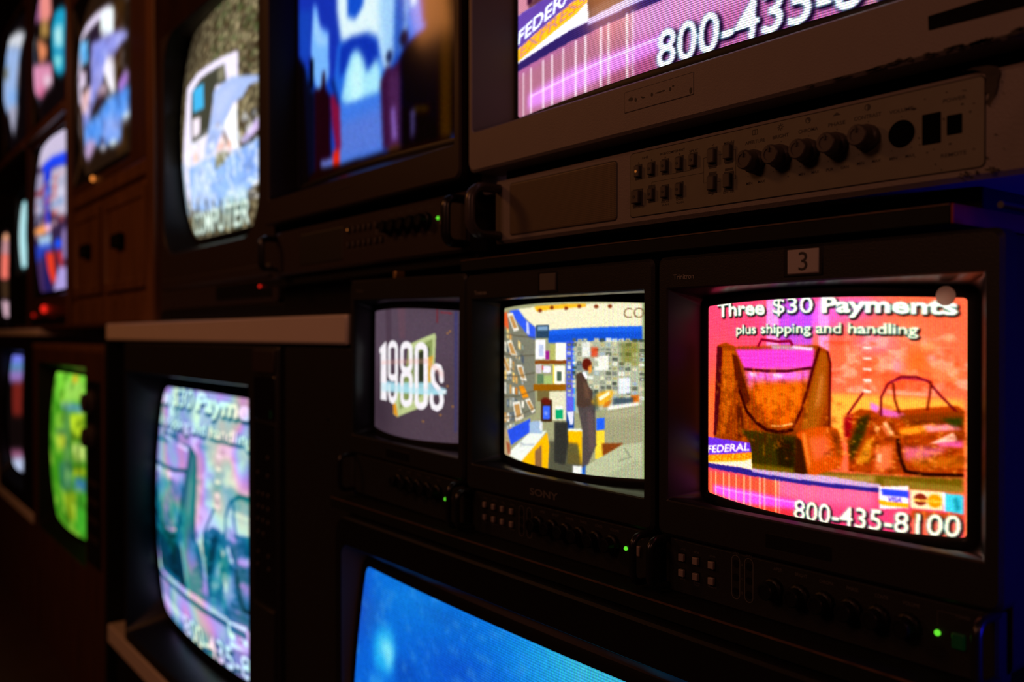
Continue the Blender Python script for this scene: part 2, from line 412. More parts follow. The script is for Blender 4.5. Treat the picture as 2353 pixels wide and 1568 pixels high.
# what each picture shows, as shapes in picture coordinates
ART = {
 'O': [
  ('p','f06a4c',1,0,[-114,-102,1034,-34,1036,1024,-111,1327]),
  ('p','f04878',0.8,25,[-80,-29,322,-9,361,222,-47,464]),
  ('e','ff6a30',0.7,1,95,452,186,292),
  ('e','ff7a38',0.5,1,824,308,155,148),
  ('e','ff5a30',0.6,1,690,217,121,96),
  ('e','dc60e4',1,1,488,89,187,111),
  ('e','d860d8',0.7,1,661,54,124,67),
  ('e','f080c0',0.6,1,732,198,92,75),
  ('p','ee98dc',0.8,2,[326,-9,380,-6,381,222,326,223]),
  ('p','a850d0',0.8,4,[380,-6,515,0,515,220,381,222]),
  ('p','f0a0e0',0.7,3,[538,1,579,2,577,248,538,249]),
  ('p','ffb048',0.85,8,[578,426,985,427,986,713,579,613]),
  ('e','ff9a70',0.5,1,824,160,74,55),
  ('e','ff90a0',0.8,1,798,299,32,53),
  ('e','ffa070',0.7,1,886,214,36,26),
  ('e','ff8a50',0.7,1,957,321,25,54),
  ('e','c04a20',0.7,1,962,281,14,26),
  ('e','ffa880',0.7,1,945,178,23,18),
  ('e','ff9aa0',0.7,1,898,260,18,18),
  ('e','e06020',0.5,1,861,270,37,73),
  ('e','ff9060',0.5,1,916,323,26,47),
  ('n','ffa890',0.6,560,1000,150,420,9,6,0.52),
  ('n','c84020',0.45,560,1000,200,520,8,7,0.56),
  ('p','d83880',0.5,4,[322,-5,570,6,570,22,322,12]),
  ('p','ffd0c0',0.95,1,[692,169,720,171,720,181,695,179]),
  ('p','ffd0c0',0.95,1,[693,221,721,222,721,232,695,230]),
  ('p','ffd0c0',0.95,1,[693,267,721,268,721,277,696,276]),
  ('p','ffd0c0',0.95,1,[693,313,721,313,721,323,696,322]),
  ('p','ffd0c0',0.95,1,[693,359,721,359,721,369,696,368]),
  ('p','ffd0c0',0.95,1,[693,404,721,405,721,414,696,414]),
  ('p','8c4010',1,2,[68,216,115,204,169,226,538,219,570,239,583,278,580,612,579,711,42,798,55,455]),
  ('p','b05a1c',0.9,5,[100,240,169,248,165,446,108,674,82,678,95,407]),
  ('p','4a1420',0.9,2,[62,221,94,227,84,452,63,681,41,684]),
  ('p','dc48b4',1,4,[169,239,525,236,519,320,220,337]),
  ('p','f070d0',1,10,[220,344,509,320,499,381,243,423]),
  ('p','ffc8e8',0.8,2,[242,349,281,354,277,371,247,366]),
  ('p','ffd0f0',0.7,2,[352,350,400,354,392,371,358,368]),
  ('p','cc6018',1,10,[249,396,499,381,480,483,458,556,428,586,362,598,315,551,281,490]),
  ('p','cc6418',0.6,8,[281,415,400,403,400,511,323,518]),
  ('s','501020',1,13,[220,335,322,341,418,338,509,320]),
  ('p','5a2410',1,2,[150,259,179,274,220,398,249,482,221,517,174,401]),
  ('s','3a1408',1,17,[193,444,230,538,277,587,323,613,381,620,437,601]),
  ('s','4a1018',1,14,[541,235,519,320,499,411,472,514,444,584]),
  ('s','ffc080',0.8,8,[347,593,391,590,437,573]),
  ('p','96541c',0.9,3,[545,249,570,254,568,456,539,588,472,595,509,440]),
  ('p','c88a50',0.5,5,[548,338,559,358,545,477,526,499]),
  ('s','4a1014',1,10,[573,248,583,297,580,573]),
  ('p','502008',0.8,3,[174,511,205,519,221,658,184,674]),
  ('p','3c3208',1,4,[193,629,454,628,455,811,243,817,243,677]),
  ('p','281e06',0.9,6,[362,660,446,649,446,782,382,782]),
  ('p','b8a0b8',0.7,2,[342,218,519,228,515,244,352,239]),
  ('s','7a1030',1,13,[285,224,302,194,381,205,427,201,439,221]),
  ('p','f8d0f0',0.7,1,[436,221,519,232,512,244,436,233]),
  ('p','6a5418',1,4,[239,785,986,745,983,802,733,808,239,833]),
  ('p','c89c60',0.6,4,[539,787,733,766,733,793,489,815]),
  ('p','e07828',0.35,12,[271,438,489,412,472,494,302,509]),
  ('n','4a1c06',0.3,60,500,330,740,22,14,0.5),
  ('n','e8842c',0.28,60,500,330,740,26,18,0.58),
  ('p','b85018',1,2,[458,611,506,585,571,570,610,578,632,684,621,744,539,785,489,815,451,812]),
  ('p','3c2008',1,3,[454,628,475,645,500,793,464,822,444,803]),
  ('p','e07838',0.9,3,[475,615,489,607,510,741,503,773]),
  ('p','d86848',0.7,8,[503,632,571,614,584,691,523,729]),
  ('p','60300c',0.6,5,[579,583,610,590,629,685,610,707]),
  ('p','9c4014',1,2,[638,532,683,486,759,489,968,450,987,472,983,735,825,749,647,756]),
  ('p','8a1020',0.9,3,[629,529,659,507,654,604,632,626]),
  ('p','2c3008',0.9,5,[647,644,683,524,718,502,698,599,655,720]),
  ('p','d868b0',0.9,3,[752,476,824,497,822,515,746,509]),
  ('p','e870d0',0.9,3,[718,454,746,471,739,500,718,483]),
  ('p','783810',0.9,3,[799,504,986,472,984,508,837,557]),
  ('p','ff9830',0.95,4,[805,560,910,532,887,565,807,588]),
  ('p','ff9ab0',0.8,3,[874,540,963,527,980,549,887,565]),
  ('p','ffb8a0',1,1,[892,615,957,562,967,586,967,597]),
  ('p','e060a0',0.9,3,[911,610,982,592,982,620,923,623]),
  ('p','2c3810',0.9,4,[922,507,982,499,983,534,957,540]),
  ('p','d06888',0.8,6,[817,635,899,626,946,628,875,691,825,688]),
  ('p','b86820',0.7,5,[837,677,983,656,983,704,850,716]),
  ('s','2c1404',1,15,[802,607,809,680,825,734,875,742,980,735]),
  ('p','d08828',0.8,4,[705,617,730,599,716,711,671,722]),
  ('p','e87850',0.8,6,[732,652,786,627,784,730,735,743]),
  ('p','ffb070',0.9,2,[732,548,749,560,740,585,730,567]),
  ('p','ffb880',1,2,[757,540,767,531,791,580,781,594]),
  ('p','c86840',0.9,1,[749,552,759,547,778,591,773,599]),
  ('p','ffc0a0',0.7,2,[739,674,754,668,752,707,738,701]),
  ('s','5c1020',1,9,[751,508,751,433,772,375,811,342,855,340,889,357,922,413,963,473]),
  ('s','5c1810',1,9,[788,374,793,440,806,494]),
  ('s','5c1810',1,9,[896,360,893,415,886,474]),
  ('s','6c1420',1,10,[693,420,662,478,644,512]),
  ('s','8c2040',0.8,9,[779,366,818,349,886,353]),
  ('n','401806',0.32,560,1000,520,760,18,11,0.52),
  ('n','f8a050',0.55,560,1000,520,760,34,20,0.62),
  ('p','ffd8b8',1,1,[-22,698,247,689,259,819,-22,840]),
  ('p','6838c0',1,1,[-22,698,247,687,254,731,-22,801]),
  ('p','ffa030',1,1,[-22,801,254,731,256,761,221,780,-22,838]),
  ('t', 'FEDERAL', 'f4ecf4', 0.02, [2, 782, 243, 724, 7, 744]),
  ('t', 'EXPRESS', 'f07810', 0.02, [8, 823, 248, 762, 16, 791]),
  ('p','d84870',1,2,[-78,868,13,854,746,817,986,820,987,1034,-78,1269]),
  ('p','e87898',0.7,12,[323,824,733,813,733,899,401,924]),
  ('p','d06028',0.65,8,[-31,877,382,834,382,1083,-31,1114]),
  ('p','c83020',0.5,10,[282,927,455,913,455,1035,282,1045]),
  ('p','ff58e8',0.85,6,[42,940,194,920,490,918,490,950,194,986,42,981]),
  ('s','ff90f0',0.8,7,[56,948,282,932,472,926]),
  ('p','352a78',1,1,[-22,838,194,815,746,813,746,832,194,846,-22,861]),
  ('p','c0a0c8',0.9,1,[256,808,571,787,749,798,749,813,256,825]),
  ('p','8a7030',0.8,3,[760,773,983,781,983,810,760,803]),
  ('s','ffd8a8',0.595,7,[25,873,25,1073]),
  ('s','ffd8a8',0.8075,7,[56,869,56,1072]),
  ('s','ffd8a8',0.85,7,[103,864,104,1070]),
  ('s','ffd8a8',0.85,7,[136,860,137,1069]),
  ('s','ffd8a8',0.68,7,[175,856,175,1069]),
  ('s','ffd8a8',0.85,7,[217,852,217,1068]),
  ('s','ffd8a8',0.85,7,[248,849,248,1068]),
  ('s','ffd8a8',0.85,7,[295,845,295,1069]),
  ('s','ffd8a8',0.765,7,[317,843,318,1069]),
  ('s','ffd8a8',0.765,7,[368,839,369,1071]),
  ('s','ffd8a8',0.51,7,[384,838,384,1071]),
  ('p','f08030',0.5,15,[800,905,983,910,983,1017,851,1044]),
  ('p','a04818',0.8,3,[840,891,983,895,983,920,840,928]),
  ('s','ff9040',1,5,[878,895,878,928]),
  ('s','ff9040',1,5,[906,890,907,923]),
  ('s','ff9040',1,5,[946,884,947,916]),
  ('p','f0d8d8',1,0,[746,807,835,794,835,886,747,902]),
  ('p','3848d0',1,1,[752,814,833,814,833,844,755,842]),
  ('p','ffa020',1,1,[746,864,835,866,835,886,747,883]),
  ('p','e8e0f0',1,0,[755,846,833,846,833,866,755,865]),
  ('t', 'VISA', '5838b0', 0.03, [771, 866, 815, 867, 773, 845]),
  ('p','f8d0a8',1,1,[838,808,930,810,930,886,840,885]),
  ('e','7a2c20',1,0.1,868,846,19,25),
  ('e','ff9018',1,0.1,908,848,20,28),
  ('t', 'MasterCard', 'ffc860', 0.03, [850, 854, 928, 854, 850, 843]),
  ('p','48b8c8',1,1,[934,813,983,817,983,894,935,886]),
  ('p','187080',0.8,3,[958,833,969,826,976,875,965,886]),
  ('p','e0d8e8',1,0,[930,810,936,811,936,889,931,886]),
  ('t', '800-435-8100', 'f2ecd2', 0.008, [445, 999, 976, 988, 448, 912], '101418'),
  ('t', 'Three', 'eef0d8', 0.03, [68, 72, 318, 75, 65, 6], '101010'),
  ('t', '$30', 'eef0d8', 0.008, [353, 74, 518, 76, 353, 3], '101010'),
  ('t', 'Payments', 'eef0e0', 0.035, [551, 74, 968, 79, 551, 9], '101010'),
  ('t', 'plus shipping and handling', 'f0f0d0', 0.02, [174, 164, 861, 167, 174, 120], '101010'),
 ],
 'N': [
  ('p','989878',1,0,[-111,-36,981,7,981,1028,-111,1231]),
  ('p','e4dec0',1,2,[155,32,963,14,963,145,444,172,331,150]),
  ('p','e8b030',0.95,2,[322,26,681,20,681,40,347,57]),
  ('e','703018',0.9,0.5,374,53,17,12),
  ('e','703018',0.9,0.5,464,39,15,11),
  ('e','703018',0.9,0.5,562,46,13,11),
  ('e','703018',0.9,0.5,643,36,12,11),
  ('e','703018',0.9,0.5,739,37,12,11),
  ('e','703018',0.9,0.5,811,35,11,11),
  ('t', 'CO', '6a5038', -0.01, [879, 100, 972, 94, 879, 42]),
  ('p','2860cc',1,2,[435,173,963,140,963,222,553,244,440,246]),
  ('p','1c48a8',0.6,4,[435,202,963,171,963,222,440,247]),
  ('p','78786a',1,3,[-67,38,80,38,331,214,336,675,46,793,-67,1024]),
  ('p','3c5cd0',1,3,[71,33,176,32,254,106,336,153,336,224,285,214,217,156]),
  ('p','e4e0e8',0.8,2,[254,110,275,123,285,198,258,190]),
  ('p','d06038',0.95,4,[-67,42,43,37,67,155,-67,150]),
  ('r',['e0dccc','c89858','a0aab0','5a6470','e8c880','8c9088','b87838','f0ece0','707868','aeb4b4'],5,235,110,880,250,800,7,8,0.9),
  ('p','ece8dc',0.9,1,[46,50,111,48,183,164,126,172]),
  ('p','a8783c',0.8,1,[69,68,113,66,164,148,124,153]),
  ('p','ece8dc',0.9,1,[38,234,95,224,169,334,95,328]),
  ('p','a8783c',0.8,1,[58,248,97,241,150,318,97,314]),
  ('p','ece8dc',0.9,1,[-36,323,2,318,103,440,46,452]),
  ('p','a8783c',0.8,1,[-15,342,11,338,83,423,42,432]),
  ('p','ece8dc',0.9,1,[155,386,210,384,261,482,203,477]),
  ('p','a8783c',0.8,1,[172,400,210,398,245,467,205,464]),
  ('p','ece8dc',0.9,1,[111,629,190,613,223,720,148,746]),
  ('p','a8783c',0.8,1,[129,644,184,632,207,707,155,725]),
  ('p','ece8dc',0.9,1,[242,600,285,588,336,658,308,677]),
  ('p','a8783c',0.8,1,[258,610,287,601,324,650,304,664]),
  ('p','e89020',0.9,3,[176,521,229,513,279,581,223,594]),
  ('s','504838',0.6,8,[-56,167,169,202,331,214]),
  ('s','504838',0.6,8,[-56,315,169,330,331,321]),
  ('s','504838',0.6,8,[-56,462,169,458,331,428]),
  ('s','504838',0.6,8,[-57,610,169,585,331,535]),
  ('s','504838',0.6,8,[-57,758,169,713,331,642]),
  ('p','3454cc',1,2,[43,824,291,712,291,795,95,912]),
  ('p','30465c',1,0,[342,139,444,140,444,218,342,218]),
  ('p','7c98b0',1,0,[355,147,435,148,435,173,355,173]),
  ('p','e8e6e8',1,0,[336,226,417,226,417,343,336,346]),
  ('p','b8c0d8',1,0,[363,259,403,258,403,327,363,328]),
  ('p','902c80',1,0,[415,295,445,294,445,344,415,345]),
  ('p','a8a868',1,0,[449,254,492,253,492,350,449,352]),
  ('p','ece8dc',1,0,[492,245,564,244,564,348,492,350]),
  ('p','7c4820',1,0,[331,354,569,346,569,367,331,375]),
  ('p','c4bcc0',1,0,[339,378,386,377,387,429,340,432]),
  ('p','e4e0f8',1,0,[397,386,454,384,454,422,397,425]),
  ('p','c83c48',1,0,[390,383,400,383,400,409,390,409]),
  ('p','60785c',1,0,[353,435,403,433,403,491,353,494]),
  ('p','a0b478',1,0,[405,442,469,439,469,489,405,493]),
  ('p','e8d050',1,0,[473,373,482,373,482,489,473,489]),
  ('p','f0ecdc',1,0,[482,381,554,378,554,485,482,489]),
  ('p','506050',1,0,[501,412,532,411,532,468,501,469]),
  ('p','8c5c18',1,0,[319,499,564,484,564,521,319,538]),
  ('p','706440',1,0,[353,535,466,527,466,591,353,601]),
  ('p','d8d4b8',1,0,[445,535,562,527,562,692,445,704]),
  ('p','402c1c',1,0,[382,589,466,582,466,712,382,721]),
  ('p','4468e8',1,0,[397,624,451,619,451,697,397,703]),
  ('p','1c9868',1,0,[492,636,542,631,542,687,492,691]),
  ('p','e8e8e0',1,0,[492,616,542,612,542,633,492,637]),
  ('e','602018',0.9,0.5,420,594,35,21),
  ('e','a0b0ff',0.8,1,420,666,18,15),
  ('p','4a5cc8',1,2,[562,236,613,236,613,637,564,641]),
  ('p','7868d0',0.6,10,[565,448,612,446,613,637,566,641]),
  ('p','30b8e0',0.6,1,[607,244,613,244,620,632,610,633]),
  ('p','a8ac98',1,0,[613,236,963,222,964,580,620,648]),
  ('r',['e8e8e0','70746c','b0a878','404840','d8d4b8','9cacb8','c8c0a0','585c50','889080'],565,1010,215,560,205,555,14,13,0.85),
  ('p','c84828',0.85,4,[711,266,748,265,748,318,711,323]),
  ('p','6c6c24',0.6,10,[863,234,949,226,949,358,867,353]),
  ('p','ecebe0',0.9,1,[750,318,804,309,804,392,750,398]),
  ('p','f0f0ec',0.7,1,[659,239,705,237,705,319,659,324]),
  ('p','e8ecf4',0.85,2,[854,435,910,429,910,517,854,524]),
  ('p','344860',0.4,3,[620,360,666,359,662,405,620,407]),
  ('p','c46820',0.9,3,[913,528,949,523,949,570,913,575]),
  ('p','3c4c58',0.9,3,[828,548,925,539,925,572,828,597]),
  ('p','f4f2ea',0.85,3,[798,592,949,563,949,581,802,621]),
  ('p','98967a',1,2,[775,639,808,617,964,580,964,792,783,812]),
  ('p','b0ac90',0.5,10,[788,634,964,588,964,635,788,679]),
  ('p','e8ca48',1,0,[733,737,783,732,783,891,733,897]),
  ('p','3060d8',1,1,[740,668,783,661,783,725,740,737]),
  ('p','1c3c88',0.95,1,[562,645,612,637,612,738,566,743]),
  ('p','ece8f4',0.9,1,[566,645,610,637,605,712,587,717]),
  ('p','f0b418',1,2,[572,750,660,741,659,938,569,943]),
  ('p','d8c830',0.5,6,[571,849,659,842,659,876,571,880]),
  ('p','e0e4d8',0.9,1,[572,739,666,733,666,748,572,754]),
  ('p','48483c',0.85,6,[445,825,636,817,667,1006,435,1020]),
  ('p','343430',1,3,[481,709,572,701,575,825,554,953,483,948]),
  ('p','504848',1,2,[628,585,733,585,740,820,697,925,678,1005,659,1000,663,752,632,600]),
  ('p','705858',0.5,6,[689,634,718,632,733,821,704,871]),
  ('p','4c3c34',1,2,[624,422,659,409,685,443,696,488,720,517,722,593,666,613,628,605]),
  ('p','7c5c48',0.5,6,[666,459,696,488,704,557,678,558]),
  ('p','f0f0f0',1,1,[659,413,678,408,693,435,683,452]),
  ('e','5c2018',1,0.3,687,366,27,35),
  ('p','e09848',1,3,[695,381,714,365,717,403,700,420]),
  ('p','e0a830',0.9,5,[712,579,740,531,775,514,828,503,825,541,788,589,740,600]),
  ('p','f4f4dc',0.9,1,[750,550,808,512,812,527,761,568]),
  ('p','c06818',0.8,3,[788,574,822,556,808,595,775,605]),
  ('p','2c3c3c',0.6,5,[718,517,740,524,754,614,726,631]),
  ('p','7c4420',1,3,[769,806,881,796,809,865,775,881]),
  ('p','b0b496',1,2,[680,943,782,872,873,806,964,785,964,1030,678,1028]),
  ('p','8c9078',0.8,1,[886,819,919,874,854,905,857,889,904,872,876,822]),
  ('p','989c80',0.5,5,[795,987,935,880,964,891,964,1016,841,1018]),
  ('p','e8e8e4',0.95,2,[605,950,659,946,667,991,605,996]),
  ('p','2060c8',0.8,3,[659,961,682,935,678,1001,659,1000]),
  ('p','e0e4dc',1,2,[46,981,169,888,285,800,427,769,342,863,210,992]),
  ('p','a8b0b8',0.9,2,[169,867,236,878,331,861,320,874,223,888]),
  ('p','eab020',1,2,[190,1008,342,863,430,778,445,857,433,1016]),
  ('p','806048',0.95,3,[331,906,387,857,390,999,331,996]),
  ('p','9cb0c8',1,2,[282,738,331,720,390,718,390,791,285,800]),
  ('p','e8e8e8',0.8,2,[369,712,393,722,393,771,372,777]),
  ('p','b09878',0.8,8,[-67,808,46,819,88,961,11,1027,-67,1024]),
  ('p','8c3c28',0.7,4,[29,901,80,902,88,970,55,984]),
  ('n','202018',0.14,0,240,200,900,20,34,0.55),
 ],
 'M': [
  ('p','4c3c48',1,0,[-299,-96,1027,-72,1037,1050,-283,1271]),
  ('p','58485a',0.5,40,[-159,-14,960,17,963,403,-137,469]),
  ('e','281c28',0.5,1,122,856,371,337),
  ('p','3c2a38',0.5,6,[225,-1,324,0,328,309,248,312]),
  ('p','6c4450',0.4,8,[408,1,506,1,509,238,437,240]),
  ('p','701c24',0.7,2,[800,-6,813,-6,814,108,801,108]),
  ('p','8c1c24',0.8,1,[834,25,917,29,917,38,834,35]),
  ('p','243080',0.5,5,[938,17,962,17,962,910,948,912]),
  ('e','b07830',0.9,0.5,889,182,7,7),
  ('e','b07830',0.9,0.5,907,167,7,7),
  ('e','b07830',0.9,0.5,695,847,9,7),
  ('e','b07830',0.9,0.5,893,572,7,8),
  ('e','b07830',0.9,0.5,841,788,8,7),
  ('e','b07830',0.9,0.5,932,719,7,7),
  ('p','b8c488',1,2,[543,284,792,187,799,214,791,412,733,722,419,843,365,826,376,646,513,570]),
  ('p','7c8c4c',0.9,3,[554,331,771,230,768,414,732,630,444,784,442,656]),
  ('p','1c2018',0.85,4,[597,361,746,292,730,416,704,556,620,640]),
  ('p','d89020',1,2,[358,737,402,748,430,842,370,825]),
  ('p','e0a030',0.8,2,[729,370,780,352,749,598,732,600]),
  ('p','9cd0e0',0.9,4,[160,580,441,576,749,552,885,595,886,630,750,647,442,646,169,666]),
  ('p','ffffff',0.9,3,[832,607,885,603,875,628,829,631]),
  ('p','f2ecf2',1,1,[120,324,201,284,244,263,259,736,154,741,147,358,121,365]),
  ('s','f2ecf2',1,51,[295,319,299,306,311,294,328,285,348,282,368,284,384,291,395,302,399,315,402,509,398,523,388,535,372,544,352,548,332,547,314,540,302,530,298,517,295,319]),
  ('s','f2ecf2',1,50,[401,435,403,644,393,693,358,726,316,714,300,670,299,621]),
  ('s','f2ecf2',1,51,[469,328,473,311,484,297,501,287,521,283,540,285,556,294,567,307,570,323,572,435,568,451,558,465,542,476,523,480,504,478,486,470,475,457,470,441,469,328]),
  ('s','f2ecf2',1,51,[472,544,476,527,487,513,504,502,523,498,543,500,559,508,569,521,573,537,575,684,571,701,561,715,545,726,526,731,507,730,490,723,478,710,474,694,472,544]),
  ('s','f2ecf2',1,51,[627,329,630,312,639,298,654,288,670,284,687,287,700,296,710,309,713,325,717,689,714,706,705,720,691,731,675,736,659,734,644,726,634,713,631,697,627,329]),
  ('s','f2ecf2',1,44,[847,530,844,470,830,437,804,430,778,450,772,493,782,550,819,593,844,629,851,681,842,720,814,742,781,730,767,689,767,650]),
  ('p','f0a898',0.35,6,[157,425,729,377,861,469,862,522,730,416,157,453]),
  ('p','a8dce8',0.5,4,[160,600,863,604,863,638,161,670]),
 ],
 'B': [
  ('p','1c48b0',1,0,[-182,-929,1005,-139,1005,1166,-188,957]),
  ('p','2038a0',1,10,[-13,-276,351,-75,362,655,-16,450]),
  ('p','d8ecf4',1,8,[338,-13,744,186,735,576,703,645,642,688,602,682,588,563,539,530,455,527,374,502,347,376]),
  ('p','1c50b8',1,5,[411,226,530,277,514,420,467,454,416,426]),
  ('p','7cb0e8',0.6,15,[588,112,728,178,719,571,677,649,615,667,602,511]),
  ('p','1440a0',0.8,5,[691,161,720,174,727,555,694,673,669,684]),
  ('p','3c80d8',0.9,5,[728,178,863,241,834,598,743,627]),
  ('p','d0e8f4',0.9,3,[752,250,782,263,778,519,751,512]),
  ('p','141448',0.95,4,[786,444,841,465,827,589,805,588]),
  ('p','3068c8',1,6,[350,507,588,563,625,695,606,766,374,754,324,650]),
  ('p','1838a0',1,5,[365,526,444,510,529,530,588,576,602,644,529,679,488,588,444,567,398,625,362,641]),
  ('p','a8dcf0',1,8,[410,629,444,573,477,571,514,616,534,674,588,636,611,691,604,765,529,764,421,767,374,727]),
  ('p','c8f0f8',0.8,10,[433,656,477,584,509,660,508,751,444,767]),
  ('p','4878d0',1,4,[349,747,624,771,629,973,361,977]),
  ('p','6478c0',0.7,15,[368,821,624,821,629,970,367,968]),
  ('p','7cb0f0',1,6,[159,271,190,306,213,387,284,435,287,611,242,646,189,634,158,577,133,459]),
  ('p','b8d8f8',0.5,6,[167,318,190,342,242,434,277,454,277,482,198,460,158,402]),
  ('p','2048a8',0.9,8,[-5,233,134,290,116,490,24,450]),
  ('p','081020',1,5,[8,436,81,507,116,607,166,637,164,1016,-40,992]),
  ('p','060c18',1,2,[120,483,158,500,158,620,112,606]),
  ('p','200814',1,3,[166,623,220,640,235,573,253,579,259,651,297,691,303,944,226,959,164,1001]),
  ('p','781c40',1,3,[297,691,343,697,364,751,373,918,336,916,310,806]),
  ('p','102058',0.9,3,[297,628,324,636,355,722,349,747]),
  ('p','7080c8',0.9,3,[219,929,323,938,323,969,223,959]),
  ('p','d03018',1,3,[317,912,361,915,363,1011,316,1006]),
  ('p','381838',1,3,[606,728,629,697,642,682,669,696,707,671,706,983,620,971]),
  ('p','503058',0.7,10,[642,701,703,718,702,964,651,965]),
  ('e','141a40',1,0.3,650,651,15,22),
  ('p','9c80d8',0.8,4,[660,836,677,835,687,948,668,950]),
  ('p','080610',1,4,[703,669,727,640,759,626,827,607,841,700,827,872,707,842]),
  ('e','101028',1,0.3,721,611,19,28),
  ('p','0c080c',1,3,[707,836,917,889,917,1066,706,1026]),
  ('p','0c0810',1,5,[820,162,1029,260,1029,1087,819,894]),
  ('p','382408',1,5,[870,186,917,208,917,992,873,985]),
  ('p','3c2808',0.9,4,[759,852,827,868,827,887,774,876]),
  ('p','583808',0.9,4,[642,970,704,970,704,995,646,991]),
  ('p','7468b0',0.8,3,[751,866,768,865,763,965,755,963]),
  ('p','180c0a',1,3,[361,973,710,984,917,992,916,1158,-40,992,211,956]),
  ('p','02040a',0.9,4,[-182,-929,14,-792,8,444,53,497,114,1021,-188,965]),
 ],
 'C': [
  ('p','3c3424',1,0,[-802,-873,1118,-1,1087,1209,-805,1064]),
  ('n','a89c74',0.9,0,1000,0,1000,90,70,0.5),
  ('n','c8b890',0.8,0,1000,0,1000,120,90,0.58),
  ('n','302010',0.8,0,1000,0,1000,60,50,0.55),
  ('n','4c6c38',0.5,400,1000,0,400,30,20,0.56),
  ('e','100c08',0.6,1,-45,95,485,263),
  ('p','e4dcf4',1,3,[100,428,103,294,284,284,498,296,667,310,680,426,659,705,615,696,393,687,198,692,62,846,20,647]),
  ('p','3c3c30',1,3,[190,344,315,321,565,334,590,415,495,403,427,586,207,576]),
  ('p','8c8870',0.8,4,[506,349,562,337,571,396,519,395]),
  ('p','3ca8dc',1,3,[217,341,359,353,378,465,238,450]),
  ('p','e4d8e4',1,3,[228,474,333,490,326,562,225,561]),
  ('p','e0d8e0',0.9,4,[212,581,427,579,396,673,192,683]),
  ('p','f0c0a8',0.7,6,[224,614,301,623,291,673,218,666]),
  ('p','9cb0e0',1,3,[472,425,572,410,627,405,728,426,832,451,832,470,752,472,706,507,643,512,572,577,477,668,357,672,418,584,474,490]),
  ('p','b8c4ec',0.6,12,[498,446,602,432,705,447,617,492,496,574]),
  ('e','605c80',0.9,0.6,516,568,18,11),
  ('p','f4f4f8',1,2,[671,512,671,687,629,692,572,577]),
  ('p','e8b4a0',0.9,4,[489,664,570,604,626,665,616,686]),
  ('p','303030',0.6,4,[549,600,571,598,600,659,571,660]),
  ('p','8cb0e8',1,4,[126,677,467,680,509,717,556,712,628,699,717,690,828,676,804,837,745,850,694,866,694,912,499,919,106,861]),
  ('p','787450',1,5,[484,677,589,684,553,726,464,737]),
  ('p','c8d4f0',0.5,12,[209,702,445,704,379,866,149,844]),
  ('p','5878d0',0.4,20,[690,711,819,704,805,798,670,815]),
  ('p','c4acdc',1,3,[676,675,803,603,829,609,826,637,741,682]),
  ('p','16120c',0.95,3,[717,683,826,647,823,672,740,688]),
  ('e','ff7830',0.9,0.6,794,835,10,15),
  ('p','f4f4f4',0.9,2,[731,838,782,830,778,849,744,852]),
  ('p','a8c8c8',0.8,8,[507,850,701,840,676,930,494,932]),
  ('p','302c20',0.75,3,[204,822,241,821,220,886,186,888]),
  ('p','302c20',0.75,3,[317,841,348,839,330,902,302,905]),
  ('p','302c20',0.75,3,[394,853,421,850,404,913,380,917]),
  ('p','302c20',0.75,3,[469,865,494,862,478,923,457,927]),
  ('p','302c20',0.75,3,[530,875,552,871,538,931,518,936]),
  ('p','302c20',0.75,3,[586,883,606,879,593,939,574,943]),
  ('p','302c20',0.75,3,[650,893,669,889,656,947,639,952]),
  ('t', 'COMPUTER', 'd8e8dc', 0.02, [74, 974, 679, 981, 119, 882], '181810'),
  ('n','f0f4fc',0.6,60,1000,560,900,40,14,0.52),
  ('n','506890',0.3,60,1000,560,900,30,20,0.58),
  ('p','5c5448',0.5,8,[6,981,755,1013,738,1064,-64,1038]),
  ('p','98b4d0',0.7,4,[-15,607,62,648,48,891,-19,865]),
 ],
 'D': [
  ('p','1c1008',1,0,[-1003,-759,1420,302,1279,1314,-932,962]),
  ('p','382008',0.8,8,[740,200,868,248,823,976,699,980]),
  ('p','d4c8e4',1,4,[123,346,75,165,273,164,504,186,669,211,743,257,763,393,603,358,568,256,418,246,161,212,232,613,160,593]),
  ('p','e8f4f4',1,4,[555,212,737,242,764,399,598,350]),
  ('p','180c1c',1,5,[309,233,545,254,589,359,471,370,436,540,277,532,275,424,399,431]),
  ('p','50a8e4',1,5,[76,194,341,279,386,420,197,378]),
  ('p','d8c4dc',1,5,[153,398,336,451,336,537,172,500]),
  ('p','8c90dc',1,6,[443,334,638,370,800,387,901,421,908,452,830,475,765,503,692,517,624,596,527,643,376,718,212,810,263,622,457,547]),
  ('p','6c7cd4',0.6,16,[471,370,720,416,662,496,501,522]),
  ('p','f0ecf4',1,3,[693,481,767,504,769,684,721,678,637,537]),
  ('p','e4b4b4',0.9,8,[226,544,455,572,362,682,219,657]),
  ('p','b898a8',0.9,6,[551,612,686,613,662,668,535,652]),
  ('p','4888e0',1,8,[258,727,526,731,688,693,801,693,911,693,888,832,807,836,765,922,665,919,336,859,192,839]),
  ('p','90a4e8',0.7,14,[587,772,816,803,765,922,563,884]),
  ('p','9c70c8',1,4,[793,661,886,610,913,629,902,673,824,705]),
  ('p','281020',0.8,6,[545,648,663,662,550,712]),
  ('p','b89cc8',0.95,6,[278,812,459,854,335,904,197,921,178,856]),
  ('e','e8f4f4',1,0.4,858,824,33,13),
  ('e','e8f4f0',1,0.4,674,915,47,12),
  ('e','e0e0f0',1,0.4,536,910,43,12),
  ('e','300818',0.8,0.5,540,873,34,17),
  ('n','e8e8fc',0.3,60,900,200,900,20,14,0.56),
  ('n','302040',0.35,60,900,300,900,16,12,0.58),
 ],
 'E': [
  ('p','080406',1,0,[-1310,-1121,1067,-100,1066,1086,-966,599]),
  ('p','a06090',1,8,[-389,-629,-136,-523,476,363,-131,164]),
  ('p','f09088',1,8,[-157,-532,509,-237,746,385,676,429,476,363]),
